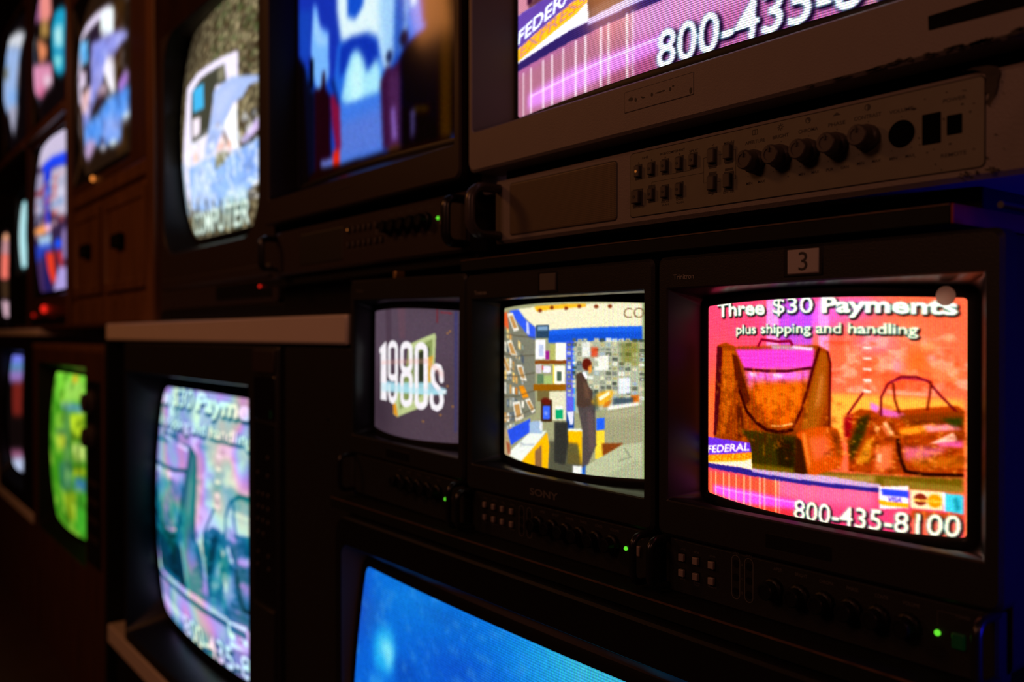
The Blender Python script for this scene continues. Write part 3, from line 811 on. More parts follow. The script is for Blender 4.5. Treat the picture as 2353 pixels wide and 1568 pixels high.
  ('p','b08848',1,10,[476,363,675,420,703,537,492,480]),
  ('p','e88c60',1,10,[382,445,647,570,634,648,448,645]),
  ('p','e090b4',1,6,[73,549,467,651,721,713,685,842,333,861,-77,722]),
  ('p','f0d8e8',0.9,8,[504,745,693,795,673,839,530,827]),
  ('p','d04878',0.6,10,[154,752,526,835,340,854]),
  ('p','18a0c8',1,4,[753,486,813,390,913,389,995,438,917,817,855,836,764,797,739,694]),
  ('p','c8f8f8',0.9,10,[798,508,918,511,919,662,808,632]),
  ('p','b0f4ec',0.9,10,[786,690,892,711,866,775,777,760]),
  ('p','0868a0',0.8,5,[751,640,953,694,948,712,748,656]),
 ],
 'F': [
  ('p','302040',1,0,[-874,-424,1108,8,1049,1139,-903,1086]),
  ('p','c8bcd8',1,6,[-324,-114,847,6,917,172,187,150,-263,29]),
  ('p','1840f0',1,4,[326,156,643,150,904,161,945,243,669,224,463,234,357,207]),
  ('p','2038d0',1,4,[415,226,623,225,624,695,509,561]),
  ('p','a8a0c0',0.9,6,[-177,124,411,217,472,503,-74,433]),
  ('p','c0b8d0',1,4,[626,235,945,243,978,562,679,528]),
  ('r',['d86060','6090c8','e8e0f0','a84840','80b0d0','d8c0c8','c84030'],100,900,330,640,250,600,7,6,0.7),
  ('p','781c28',0.9,4,[-112,262,457,350,462,377,-99,303]),
  ('p','ffa050',1,4,[-97,546,545,574,643,593,623,625,457,626,-69,578]),
  ('e','ffc0e0',1,0.5,578,595,82,20),
  ('p','a8c8e0',1,6,[243,631,637,636,615,729,276,707]),
  ('p','2040c8',0.8,6,[19,664,655,698,625,747,-111,816]),
  ('p','201858',0.9,5,[425,730,542,740,513,1002,230,988]),
  ('p','e03820',1,5,[484,744,668,759,653,939,548,951,489,859]),
  ('p','300c20',0.8,4,[670,751,739,756,709,942,653,939]),
  ('e','1850f8',1,0.4,771,717,68,33),
  ('p','c82c30',0.9,4,[726,755,827,764,837,882,768,869]),
  ('p','8c78b0',1,6,[850,648,974,611,945,806,831,831]),
  ('p','a898d8',1,6,[745,859,936,855,877,1018,548,1003]),
  ('p','401020',0.9,3,[807,829,945,822,936,855,808,863]),
  ('p','402858',0.9,8,[-168,793,410,764,219,997,-169,979]),
 ],
 'G': [
  ('p','080406',1,0,[-2445,-1378,1422,-134,1395,1371,-2174,862]),
  ('p','d8dce4',1,5,[-421,-79,515,115,774,134,941,186,878,297,-316,-6]),
  ('p','9cb8e8',1,6,[-368,-20,878,297,728,800,388,706,-154,316]),
  ('p','4888c8',0.9,5,[-448,-30,-151,48,495,338,-230,158]),
  ('p','706c50',0.8,6,[-220,193,537,378,551,469,-123,312]),
  ('p','e8d0d0',0.8,10,[830,417,853,414,840,599,819,602]),
  ('p','a8a8c0',1,8,[484,668,790,719,656,861,523,915]),
  ('p','78acf0',0.6,10,[519,559,832,616,764,713,484,668]),
 ],
 'H': [
  ('p','0c1416',1,0,[-2810,-555,2277,40,2051,1377,-2861,1221]),
  ('p','a8e4ec',1,8,[-877,-5,-611,-100,752,71,778,935,-420,926,-545,663]),
  ('p','ccf4f8',0.8,8,[-488,-6,568,109,555,887,-272,836]),
 ],
 'I': [
  ('p','180c10',1,0,[-6865,-728,3041,0,2885,1209,-6966,1209]),
  ('p','f0a880',1,4,[-2183,-101,716,63,796,144,-2033,-3]),
  ('p','c89098',1,4,[-2060,-23,796,144,849,299,-1838,165]),
  ('p','f87868',1,6,[-1838,165,849,299,837,571,-1691,484]),
  ('p','3c2818',1,6,[-1691,501,837,587,816,783,-1772,723]),
  ('p','d8b0c0',1,8,[-1796,757,829,814,721,995,-2016,963]),
 ],
 'K': [
  ('p','3c9018',1,0,[-844,-135,2100,-186,2204,768,-872,1531]),
  ('p','78d838',1,8,[-79,-24,813,-57,888,151,219,200]),
  ('p','a8e060',0.8,8,[435,56,783,38,823,155,495,179]),
  ('e','f0b020',1,0.6,633,34,65,19),
  ('p','5898c0',0.95,4,[349,190,847,180,856,219,462,238]),
  ('p','88c838',0.9,8,[230,273,519,247,503,501,274,532]),
  ('p','5c9848',0.9,6,[466,252,655,236,666,700,521,724]),
  ('p','c8e828',1,6,[616,253,856,219,879,362,685,410]),
  ('p','d8f080',1,6,[686,423,882,401,885,506,707,529]),
  ('p','204808',0.9,3,[639,374,879,359,880,377,684,399]),
  ('p','1c4858',0.7,3,[287,370,544,356,547,377,292,398]),
  ('p','c4c028',0.8,6,[324,409,547,384,534,469,330,481]),
  ('p','e0d820',0.9,4,[705,571,884,546,882,586,701,612]),
  ('p','3070b0',0.9,6,[719,623,889,611,879,692,705,707]),
  ('p','2c6c70',0.6,8,[379,575,687,532,663,714,394,760]),
  ('p','88a018',0.9,8,[422,770,745,701,691,889,487,930]),
  ('p','40a828',1,6,[742,715,892,690,818,959,650,981]),
  ('n','204808',0.5,0,1000,0,1000,10,14,0.55),
  ('n','c8f050',0.5,0,1000,0,1000,9,16,0.57),
 ],
 'L': [
  ('p','0c0606',1,0,[-3974,-65,2351,-125,2479,861,-4081,1969]),
  ('p','7078e8',1,5,[-495,9,628,0,685,95,-182,127]),
  ('p','5890b8',0.9,6,[-204,96,670,68,711,150,-93,185]),
  ('p','9070b8',1,6,[-156,167,703,132,714,224,236,248]),
  ('p','782018',0.9,8,[357,242,739,223,758,498,448,524]),
  ('p','905070',1,6,[-100,884,705,782,699,857,-177,977]),
  ('p','b8c4e4',1,6,[-118,970,717,846,643,978,39,1081]),
 ],
 'P': [
  ('p','0464d8',1,0,[-350,2,967,-302,982,188,-376,1205]),
  ('p','0878dc',0.6,25,[-7,2,410,-10,558,12,425,93,124,110]),
  ('p','20b0e8',0.9,60,[486,-18,721,-24,730,69,472,161]),
  ('p','58c8c0',0.7,50,[556,-1,721,-24,728,46,579,58]),
  ('e','104cc8',0.8,1,0,101,57,109),
  ('p','2c60a8',0.5,20,[10,74,90,70,72,121,15,135]),
  ('e','0850c8',0.8,1,344,126,153,90),
  ('e','0e58b8',0.5,1,282,33,88,22),
  ('p','1898e8',0.35,20,[91,11,179,9,300,21,243,47,126,51]),
  ('p','20b4f8',1,10,[67,153,85,117,130,104,149,143,149,186,120,206,78,201]),
  ('p','88e8fc',0.95,8,[93,143,128,133,147,148,141,175,131,194,118,170,100,163]),
  ('p','0448b8',0.7,8,[151,153,204,150,251,168,166,218]),
  ('p','2c9cf0',0.7,6,[67,224,114,215,130,237,65,266]),
  ('n','60b0f0',0.25,0,600,0,500,26,30,0.6),
 ],
}

# ------------------------------------------------------------------ pictures, painted once per tube
def paint(key, W, H, base, ops, bx=1.0, by=.6, seed=1, grain=.03):
    rng = np.random.default_rng(seed); c = Canvas(W, H, base); c.run(ops, rng)
    return c.finish(bx, by, rng, grain)
def lum(a): return a @ np.array([.35, .45, .2])
bags = paint('O', 440, 330, 'f06a4c', ART['O'], 1.25, .9, 3, .04)
def vivid(a, c, s):
    l = lum(a)[:, :, None]; return np.clip((l + (a - l) * s - .45) * c + .45, 0, 1)
def washed(a):          # the same broadcast on the big grey monitor: paler, bluer
    l = lum(a)[:, :, None]; o = a * np.array([.34, .46, .30]) + l * np.array([.48, .46, .60]) + np.array([.02, -.02, .06])
    keep = ((a[:, :, 0] > .85) & (a[:, :, 2] < .35) & (a[:, :, 1] > .5))[:, :, None]
    o = np.where(keep, a * .95, o)
    return np.clip((o - .40) * 1.45 + .44, 0, 1)
def slide(a, u0, s):      # a set whose picture is stretched past the edges of its tube
    W = a.shape[1]; x = np.clip((u0 + s * np.arange(W) / W) * W, 0, W - 1).astype(int); return a[:, x]
def rainbow(a):         # and on the set with failing colour: teal shadows, shimmering bands
    H, W, _ = a.shape; l = np.clip(lum(a) * 1.3 - .14, 0, 1); Y, X = np.mgrid[0:H, 0:W]
    g = np.random.default_rng(5); n = gblur(vnoise(W, H, 6, 5, g, 3), 2, 2)
    ph = n * 11 + X / W * 9 - Y / H * 5 + l * 3
    band = np.stack([np.sin(ph), np.sin(ph + 2.1), np.sin(ph + 4.2)], -1)
    stops = np.array([0, .2, .42, .62, .85, 1.0])
    cs = np.array([[.0, .14, .17], [.0, .36, .46], [.26, .54, .64], [.72, .66, .82], [.90, .93, .97], [.94, 1, 1]])
    base = np.stack([np.interp(l, stops, cs[:, i]) for i in range(3)], -1)
    return np.clip(base * .95 + band * (.10 * np.clip(l * 1.6, .25, 1))[:, :, None], 0, 1)
PIC = {
 'O': vivid(bags, 1.22, 1.06),
 'A': washed(paint('A', 560, 420, 'f06a4c', ART['O'], 1.3, .5, 3, .015)),
 'J': rainbow(slide(paint('J', 500, 300, 'f06a4c', ART['O'], 1.2, .8, 3, .01), .24, .70)[:, ::1]),
 'N': vivid(paint('N', 440, 330, '989878', ART['N'], 1.3, .9, 7, .05), 1.10, 1.15),
 'M': paint('M', 340, 255, '4c3c48', ART['M'], .7, .5, 9, .05),
 'B': vivid(paint('B', 320, 240, '1c48b0', ART['B'], 2.6, 2.2, 11), 1.12, 1.12),
 'C': paint('C', 300, 225, '3c3424', ART['C'], 1.3, .9, 13),
 'D': paint('D', 220, 165, '1c1008', ART['D'], 2.2, 2.0, 15),
 'E': paint('E', 160, 120, '080406', ART['E'], 2.5, 2.2, 17),
 'F': paint('F', 180, 135, '302040', ART['F'], 1.8, 1.6, 19),
 'G': paint('G', 120, 90, '080406', ART['G'], 2.2, 2.0, 21),
 'H': paint('H', 80, 60, '0c1416', ART['H'], .8, .6, 23),
 'I': paint('I', 80, 60, '180c10', ART['I'], .8, .6, 25),
 'K': paint('K', 160, 120, '3c9018', ART['K'], 1.8, 1.6, 27),
 'L': paint('L', 120, 90, '0c0606', ART['L'], 2.0, 1.8, 29),
 'P': paint('P', 400, 300, '0464d8', ART['P'], 1.5, 1.0, 31),
}
GAIN = {'O': (1.30, 170, 150), 'A': (1.35, 188, 190), 'J': (1.15, 150, 130), 'N': (1.15, 170, 150), 'M': (1.1, 170, 150), 'B': (1.0, 150, 150), 'P': (1.0, 230, 220), 'C': (1.35, 140, 130), 'D': (1.25, 110, 100), 'F': (1.1, 110, 100)}

def tube(key, parent, bow=0.0):
    """the lit glass of a set: a grid that follows the bulge of the tube and carries the picture"""
    (x0, x1, z0, z1) = SETS[key][5]; gy = glass_y(key)
    pic = PIC[key]; H, W, _ = pic.shape
    cx, cz, hw, hh = (x0 + x1) / 2, (z0 + z1) / 2, (x1 - x0) / 2, (z1 - z0) / 2
    u = (np.arange(W)) / (W - 1); v = (np.arange(H)) / (H - 1)
    U, V = np.meshgrid(u, v)
    X = x0 + (x1 - x0) * U; Z = z1 - (z1 - z0) * V
    a, b = (X - cx) / hw, (Z - cz) / hh
    bx, bz = bow if isinstance(bow, tuple) else (bow, bow)
    X2 = cx + (X - cx) * (1 + bx * (1 - b * b) / hw); Z2 = cz + (Z - cz) * (1 + bz * (1 - a * a) / hh)
    Y = gy(X2, Z2)
    co = np.stack([X2, Y, Z2], -1).reshape(-1, 3)
    idx = np.arange(W * H).reshape(H, W)
    q = np.stack([idx[:-1, :-1], idx[1:, :-1], idx[1:, 1:], idx[:-1, 1:]], -1).reshape(-1, 4)
    me = bpy.data.meshes.new('screen')
    me.vertices.add(W * H); me.vertices.foreach_set('co', co.ravel().astype(np.float32))
    me.loops.add(q.size); me.loops.foreach_set('vertex_index', q.ravel().astype(np.int32))
    me.polygons.add(len(q)); me.polygons.foreach_set('loop_start', np.arange(0, q.size, 4, dtype=np.int32))
    me.update(calc_edges=True)
    lin = np.where(pic <= .04045, pic / 12.92, ((pic + .055) / 1.055) ** 2.4)
    ca = me.color_attributes.new('picture', 'FLOAT_COLOR', 'POINT')
    ca.data.foreach_set('color', np.concatenate([lin, np.ones((H, W, 1))], -1).ravel().astype(np.float32))
    uvl = me.uv_layers.new(name='tube'); uvs = np.stack([U, V], -1).reshape(-1, 2)[q.ravel()]
    uvl.data.foreach_set('uv', uvs.ravel().astype(np.float32))
    me.shade_smooth()
    g, ln, co_ = GAIN.get(key, (1.0, 110, 100))
    fine = key in 'OANMPJ'
    me.materials.append(screen_mat('lit_tube_' + str(len(bpy.data.materials)), ln, co_, g, (.62 if key == 'A' else .24) if fine else .08, (.30 if key in 'ON' else .16) if fine else .0))
    o = bpy.data.objects.new('screen', me); COL.objects.link(o); o.parent = parent
    return o

def frame(key, parent, W, zb, zt, op, rO=.006, rT=.012, e=.006, mf='dark', mr='recess', bow=0.0, name='bezel', th=.022, rC=.008, inner=None, xr=None):
    """front bezel from zb to zt with its opening op, the sloped recess behind it and the black surround of the tube"""
    (x0, x1, z0, z1) = SETS[key][5]; gy = glass_y(key); k, m = 6, 12
    mb = MB(); c = .003; xr = xr or W / 2
    mb.loft([rr(-W / 2, xr, zb, zt, rC, th, k, m), rr(-W / 2, xr, zb, zt, rC, c, k, m), rr(-W / 2 + c, xr - c, zb + c, zt - c, rC, 0, k, m),
             rr(op[0] - .0015, op[1] + .0015, op[2] - .0015, op[3] + .0015, rO, 0, k, m), rr(*op, rO, .0015, k, m)])
    bz = mb.obj(name, M[mf], parent)
    y1 = gy(x0 - e, z0 - e) if inner is None else inner
    mb = MB().loft([rr(*op, rO, .0014, k, m), rr(op[0] + .002, op[1] - .002, op[2] + .002, op[3] - .002, rO, .006, k, m),
                    rr(x0 - e, x1 + e, z0 - e, z1 + e, rT + e, 0, k, m, bow, yf=lambda x, z: gy(x, z) - .001)])
    mb.obj('screen_recess', M[mr], bz)
    mb = MB().loft([rr(x0 - e, x1 + e, z0 - e, z1 + e, rT + e, 0, k, m, bow, yf=lambda x, z: gy(x, z) - .001),
                    rr(x0 - e * .3, x1 + e * .3, z0 - e * .3, z1 + e * .3, rT + e * .5, 0, k, m, bow, yf=lambda x, z: gy(x, z) - .0022),
                    rr(x0 + .0012, x1 - .0012, z0 + .0012, z1 - .0012, rT, 0, k, m, bow, yf=lambda x, z: gy(x, z) - .0009),
                    rr(x0 + .002, x1 - .002, z0 + .002, z1 - .002, rT, 0, k, m, bow, yf=lambda x, z: gy(x, z) + .0004)])
    mb.obj('tube_surround', M['mask'], bz)
    return bz

def housing(parent, W, H, d0, d1, taper=.25, z=0.0, m='dark', y0=.022, r=.01):
    a, b = -W / 2 + .002, W / 2 - .002
    t = taper * W / 2; s = taper * H / 2
    mb = MB().loft([rr(a, b, z + .001, H - .002, r, y0, 4, 3), rr(a, b, z + .001, H - .002, r, d0, 4, 3), rr(a + t, b - t, z + s * .4, H - s, r, d1, 4, 3),
                    rr(a + t + .02, b - t - .02, z + s * .4 + .02, H - s - .02, r, d1 + .01, 4, 3)], False, True)
    return mb.obj('housing', M[m], parent)

def knob(parent, x, z, r, y, m, L=.014, base=1.28, rib=.05, mark=None):
    mb = MB().lathe([(r * base, y), (r * base, y - L * .30), (r * base * .92, y - L * .36), (r * 1.0, y - L * .40), (r * .96, y - L * .94), (r * .86, y - L), (r * .60, y - L), (r * .58, y - L * .96), (0.0001, y - L * .96)], x, z, 32, rib)
    o = mb.obj('knob', M[m], parent)
    if mark: MB().box(x - r * .1, x + r * .1, y - L - .0004, y - L + .001, z + r * .25, z + r * .8).obj('pointer', M[mark], o, False)
    return o
def button(parent, x, z, w, h, y, m, L=.005, well=None, lamp=None, name='button'):
    if well:
        o = MB().box(x - w * .66, x + w * .66, y - .0006, y + .001, z - h * .72, z + h * .66).obj('button_well', M[well], parent, False)
        parent = o
    b = MB().box(x - w / 2, x + w / 2, y - L, y + .001, z - h / 2, z + h / 2, .0007).obj(name, M[m], parent)
    MB().lathe([(h * .13, y - L - .0003), (h * .13, y - L + .001)], x - w * .05, z, 12).obj('button_lamp', M[lamp or 'print_dark'], b, False) if lamp is not None else None
    return b
def handle(parent, x, za, zb, y, out, r, m, name='handle', sx=1.4):
    c = out * .42
    P = [(x, y + .004, za), (x, y - out + c, za)]
    for i in range(1, 7):
        t = PI / 2 * i / 6; P.append((x, y - out + c - c * math.sin(t), za - c * (1 - math.cos(t))))
    for i in range(0, 7):
        t = PI / 2 * i / 6; P.append((x, y - out + c - c * math.cos(t), zb + c - c * math.sin(t)))
    P.append((x, y + .004, zb))
    hd = MB().tube(P, r, 12, sx).obj(name, M[m], parent)
    return hd

def led(parent, x, z, r, y, m, name='power_light'):
    return MB().lathe([(r, y + .001), (r, y - r * .5), (r * .7, y - r * .9), (r * .2, y - r * 1.05)], x, z, 16).obj(name, M[m], parent)

def root_of(key, name, label, cat, group=None):
    s = SETS[key]
    return thing(name, label, cat, (s[0], s[2], s[1]), (s[3], s[4], 0), group)

# ------------------------------------------------------------------ the three small studio monitors
def small_monitor(key, label, W, vf, op, H=.345, kind='O'):
    t = root_of(key, 'studio_monitor', label, 'monitor', 'small studio monitors side by side on the ledge')
    housing(t, W, H, .30, .42, .3, z=.004)
    frame(key, t, W, vf, H, op, mf='dark', rO=.0015, rT=.003, e=.0078, bow=(0.0, .004))
    i = .006
    cp = MB().box(-W / 2 + i, W / 2 - i, .006, .03, .0, vf - .002, .002).obj('control_panel', M['dark'], t)
    Y = .006
    if kind in 'NO':
        hx = (-.1630, .1638)
    else:
        hx = (-.159, .1630)
    for x in hx:
        handle(t, x, vf - .003, .006, Y, .027, .0040, 'gloss', sx=1.0)
    return t, cp, Y

t, cp, Y = small_monitor('O', 'black studio monitor with a white window marked 3, showing brown handbags on pink', .345, .058, (-.1585, .1585, .095, .312))
tube('O', t, (0.0, .004))
tw = MB().box(-.0175, .0225, -.0010, .004, .3165, .3435, .001).obj('tally_window', M['mask'], t)
MB().box(-.0130, .0190, -.0018, .0, .3192, .3408, .0008).obj('tally_lens', M['tally'], tw)
lettering('numeral', [('3', .0035, .3220, .0165, .0090)], M['print_dark'], tw, -.0021, .0)
lettering('badge', [('Trinitron', -.1365, .3212, .0052, .027)], M['print_light'], t, -.0004, .01)
MB().box(-.037, .0318, -.0005, .001, .069, .0826, .002).obj('badge_recess', M['darker'], t)
m = bpy.data.materials.new('frosted_round_disc'); m.use_nodes = True; nt = m.node_tree; b = nt.nodes['Principled BSDF']
b.inputs['Base Color'].default_value = (.85, .85, .80, 1); b.inputs['Roughness'].default_value = .5
tr = nt.nodes.new('ShaderNodeBsdfTranslucent'); tr.inputs[0].default_value = (.9, .9, .85, 1)
mx = nt.nodes.new('ShaderNodeMixShader'); mx.inputs[0].default_value = .6; nt.links.new(b.outputs[0], mx.inputs[1]); nt.links.new(tr.outputs[0], mx.inputs[2])
nt.links.new(mx.outputs[0], nt.nodes['Material Output'].inputs[0]); M['sticker'] = m
sx_, sz_ = .1190, .2960  # pale translucent disc lying over the glass and its surround
rs = MB().lathe([(.0078, .0215), (.0078, .0205), (.0068, .0200)], sx_, sz_, 28).obj('round_disc', M['sticker'], t); rs['label'] = 'small frosted round disc at the top right of the glass'
for zz in (.0380, .0222):
    for xx in (-.1424, -.1240, -.1040):
        button(cp, xx, zz, .0066, .0072, Y, 'button_pale', .004, 'darker')
for xx in (-.0753, -.0600):
    pl = MB().loft([rr(xx - .0052, xx + .0052, .011, .0535, .0052, Y - .0003, 5, 2), rr(xx - .0044, xx + .0044, .0118, .0527, .0044, Y - .0003, 5, 2)]).obj('trim_strip', M['print_dim'], cp, False)
    for zz in (.0452, .0320, .0186):
        MB().lathe([(.0036, Y - .0006), (.0036, Y + .001)], xx, zz, 16).obj('trim_hole', M['darker'], pl, False)
for xx in (-.0315, -.0040, .0209, .0469, .0715, .0978):
    knob(cp, xx, .0305, .0080, Y, 'darker', .016)
lettering('lettering', [('APER', -.0278, .0480, .0030, .009), ('BRIGHT', -.0029, .0478, .0030, .0125), ('CHROMA', .0226, .0470, .0030, .014), ('PHASE', .0476, .0470, .0030, .011), ('CONTR', .0741, .0466, .0030, .0118), ('VOLUME', .0995, .0464, .0030, .0145),
    ('POWER', .1411, .0462, .0026, .011), ('R', -.0676, .0440, .0024, None), ('G', -.0676, .0308, .0024, None), ('B', -.0676, .0174, .0024, None), ('GAIN', -.0753, .0548, .0020, .007), ('BIAS', -.0600, .0548, .0020, .007),
    ('LINE', -.1424, .0455, .0018, .007), ('RGB', -.1240, .0455, .0018, .006), ('SYNC', -.1040, .0455, .0018, .007), ('BLUE', -.1424, .0150, .0018, .007), ('UNDER', -.1240, .0150, .0018, .009), ('SCAN', -.1240, .0126, .0018, .007), ('DEGAUSS', -.1040, .0150, .0018, .011)], M['print_dim'], cp, Y - .0002, 0,
    [(.1209, .1212, .036, .0485), (.1209, .136, .0482, .0485)])
led(cp, .1212, .0307, .0024, Y, 'green_led')
MB().box(.1330, .1430, Y - .003, Y + .001, .0225, .0345, .001).obj('power_switch', M['green_dim'], cp)

t, cp, Y = small_monitor('N', 'middle small black studio monitor, blank grey window, showing a man in a shop', .345, .058, (-.1585, .1585, .092, .312))
tube('N', t, (0.0, .004))
tw = MB().box(-.0180, .0195, -.0010, .004, .3150, .3410, .001).obj('tally_window', M['mask'], t)
MB().box(-.0135, .0162, -.0018, .0, .3180, .3385, .0008).obj('tally_lens', M['tally_dim'], tw)
lettering('badge', [('Trinitron', -.1378, .3180, .0052, .027)], M['print_light'], t, -.0004, .01)
lettering('brand_badge', [('SONY', -.0065, .0688, .0082, .0535)], M['print_dim'], t, -.0006, .03)
for zz in (.0402, .0238):
    for xx in (-.1344, -.1150, -.0960, -.0766):
        button(cp, xx, zz, .0060, .0072, Y, 'button_pale', .004, 'darker')
for xx in (-.0577, -.0419):
    pl = MB().loft([rr(xx - .0052, xx + .0052, .012, .0505, .0052, Y - .0003, 5, 2), rr(xx - .0044, xx + .0044, .0128, .0497, .0044, Y - .0003, 5, 2)]).obj('trim_strip', M['print_dim'], cp, False)
    for zz in (.0414, .0310, .0205):
        MB().lathe([(.0036, Y - .0006), (.0036, Y + .001)], xx, zz, 16).obj('trim_hole', M['darker'], pl, False)
for xx in (-.0231, .0034, .0281, .0527, .0800, .1069):
    knob(cp, xx, .0330, .0080, Y, 'darker', .016)
lettering('lettering', [('APER', -.0164, .0474, .0030, .009), ('BRIGHT', .0082, .0474, .0030, .0125), ('CHROMA', .0335, .0472, .0030, .014), ('PHASE', .0579, .0472, .0030, .011), ('CONTR', .0836, .0470, .0030, .0118), ('VOLUME', .1089, .0468, .0030, .0145),
    ('POWER', .1480, .0455, .0026, .011), ('LINE A', -.1344, .0475, .0018, .009), ('LINE B', -.1150, .0475, .0018, .009), ('RGB', -.0960, .0475, .0018, .006), ('SYNC', -.0766, .0475, .0018, .008), ('BLUE', -.1344, .0165, .0018, .007), ('UNDER SCAN', -.1150, .0165, .0018, .013), ('16:9', -.0960, .0165, .0018, .006), ('DEGAUSS', -.0766, .0165, .0018, .011)], M['print_dim'], cp, Y - .0002, 0,
    [(.1269, .1272, .036, .0485)])
led(cp, .1272, .0316, .0024, Y, 'green_led')
MB().box(.1450, .1495, Y - .003, Y + .001, .0270, .0380, .0008).obj('power_switch', M['button_pale'], cp)

t, cp, Y = small_monitor('M', 'black studio monitor showing the white figures 1980s on a purple-grey ground', .335, .066, (-.1560, .1520, .096, .316), H=.349, kind='M')
tube('M', t, (0.0, .004))
lettering('badge', [('Trinitron', -.1340, .3290, .0045, .024)], M['print_dim'], t, -.0004, .01)
MB().box(-.0445, .0257, -.0005, .001, .0732, .0868, .002).obj('badge_recess', M['darker'], t)
for xx in (-.0120, .0150, .0420, .0690, .0960):
    knob(cp, xx, .0400, .0080, Y, 'darker', .016)
lettering('lettering', [('APER', -.0120, .0555, .0024, .008), ('BRIGHT', .0150, .0555, .0024, .0105), ('CHROMA', .0420, .0555, .0024, .012), ('PHASE', .0690, .0555, .0024, .009), ('CONTR', .0960, .0555, .0024, .010)], M['print_dim'], cp, Y - .0002)
led(cp, .1150, .0330, .0024, Y, 'green_led')
MB().box(.1260, .1310, Y - .003, Y + .001, .0270, .0380, .0008).obj('power_switch', M['button_pale'], cp)

# ------------------------------------------------------------------ the two large studio monitors
def big_monitor(key, label, W, vf, op, mf, mr, mp, mh, hz, xz, gr, grm, xr=None, out=.046):
    t = root_of(key, 'studio_monitor', label, 'monitor', 'large studio monitors on the upper shelf')
    housing(t, W, .70, .34, .50, .3, z=.07, m=mf, y0=.022)
    frame(key, t, W, vf, .70, op, mf=mf, mr=mr, rC=.012, rO=.006, rT=.005, e=.008, th=.05, xr=xr)
    cp = MB().box(xz[0], xz[1], .016, .30, .0015, vf - .0145, .004).obj('control_panel', M[mp], t)
    MB().box(xz[0] + .004, xz[1] - .004, .034, .29, vf - .0150, vf + .002).obj('painted_shade_gap', M['hole'], t, False)  # black filler block, its colour stands in for the shade under the fascia
    Y = .016
    for x in hz:
        handle(t, x, .0735, .0120, Y, out, .0062, mh, sx=1.35)
    # speaker grille in its rounded frame
    g = MB().loft([rr(gr[0], gr[1], gr[2], gr[3], .004, Y - .0009, 4, 2), rr(gr[0] + .0015, gr[1] - .0015, gr[2] + .0015, gr[3] - .0015, .003, Y - .0012, 4, 2)], False, True).obj('speaker_grille', M[grm], cp, False)
    MB().loft([rr(gr[0] - .0012, gr[1] + .0012, gr[2] - .0012, gr[3] + .0012, .005, Y - .0004, 4, 2), rr(gr[0], gr[1], gr[2], gr[3], .004, Y - .0010, 4, 2)]).obj('grille_rim', M['print_dark'], g, False)
    return t, cp, Y

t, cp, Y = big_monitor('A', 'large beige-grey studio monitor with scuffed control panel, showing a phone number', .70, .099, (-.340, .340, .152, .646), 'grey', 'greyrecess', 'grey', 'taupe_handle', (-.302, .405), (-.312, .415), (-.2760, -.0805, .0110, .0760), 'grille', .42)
tube('A', t)
pp = MB().loft([rr(-.0590, .3200, .0105, .0800, .004, Y - .0004, 4, 2), rr(-.0585, .3195, .0110, .0795, .004, Y - .0009, 4, 2)], False, True).obj('face_plate', M['panelgrey'], cp, False)
MB().loft([rr(-.0596, .3206, .0099, .0806, .0045, Y - .0002, 4, 2), rr(-.0588, .3198, .0107, .0798, .004, Y - .0008, 4, 2)]).obj('plate_edge', M['print_dark'], cp, False)
YP = Y - .0009
for xx, zz in ((-.0458, .0592), (-.0264, .0592), (-.0070, .0594), (.0130, .0592), (.0317, .0597), (-.0264, .0322), (-.0070, .0322), (.0130, .0322)):
    button(cp, xx, zz, .0075, .0118, YP, 'button_grey', .0045, 'print_dark', 'amber_led' if xx == -.0458 else 'print_dark')
button(cp, -.0470, .0315, .0110, .0135, YP, 'button_grey', .006, 'print_dark', 'print_dark')
for xx, zz in ((.0565, .0597), (.0765, .0607), (.0565, .0328), (.0766, .0328)):
    button(cp, xx, zz, .0085, .0135, YP, 'button_grey', .0050, 'print_dark')
for xx, zz in ((.1080, .0465), (.1370, .0468), (.1660, .0469), (.1945, .0476), (.2240, .0489)):
    kb = knob(cp, xx, zz, .0092, YP, 'knobgrey', .019, 1.18, .03, 'print_dark')
MB().lathe([(.0112, YP - .0005), (.0108, YP - .0012), (.0100, YP + .001)], .2536, .0472, 32).obj('knob_hole', M['hole'], cp)
MB().box(.2712, .2862, YP - .0010, YP + .001, .0345, .0590, .0006).obj('switch_hole', M['hole'], cp)
MB().box(.2910, .3030, YP - .0010, YP + .001, .0390, .0545, .0008).obj('remote_window', M['hole'], cp)
dots = [(x + dx, x + dx + .0008, z + dz, z + dz + .0008) for x, z in ((.1080, .0465), (.1370, .0468), (.1660, .0469), (.1945, .0476), (.2240, .0489), (.2536, .0472)) for dx, dz in ((-.0090, -.0130), (.0080, -.0130), (-.0004, .0135))]
lines = [(-.0070, .0317, .0500, .0503), (-.0070, -.0067, .0500, .0530), (.0128, .0131, .0500, .0530), (.0315, .0318, .0500, .0530), (-.0264, .0450, .0450, .0453), (-.0265, -.0262, .0405, .0453), (.0447, .0450, .0345, .0600), (.0447, .0520, .0345, .0348), (.0447, .0520, .0597, .0600),
         (.0612, .0715, .0600, .0603), (.0612, .0715, .0335, .0338), (.0812, .0850, .0620, .0623), (.0812, .0850, .0335, .0338), (.0847, .0850, .0335, .0623), (.0515, .0612, .0480, .0503), (.0718, .0815, .0495, .0518), (.0515, .0612, .0420, .0443), (.0718, .0815, .0428, .0451), (-.0310, -.0215, .0398, .0422)]
icons = [(.1046, .1050, .0722, .0770), (.1100, .1104, .0722, .0770), (.1046, .1104, .0722, .0726), (.1046, .1104, .0766, .0770), (.1073, .1077, .0722, .0770)]
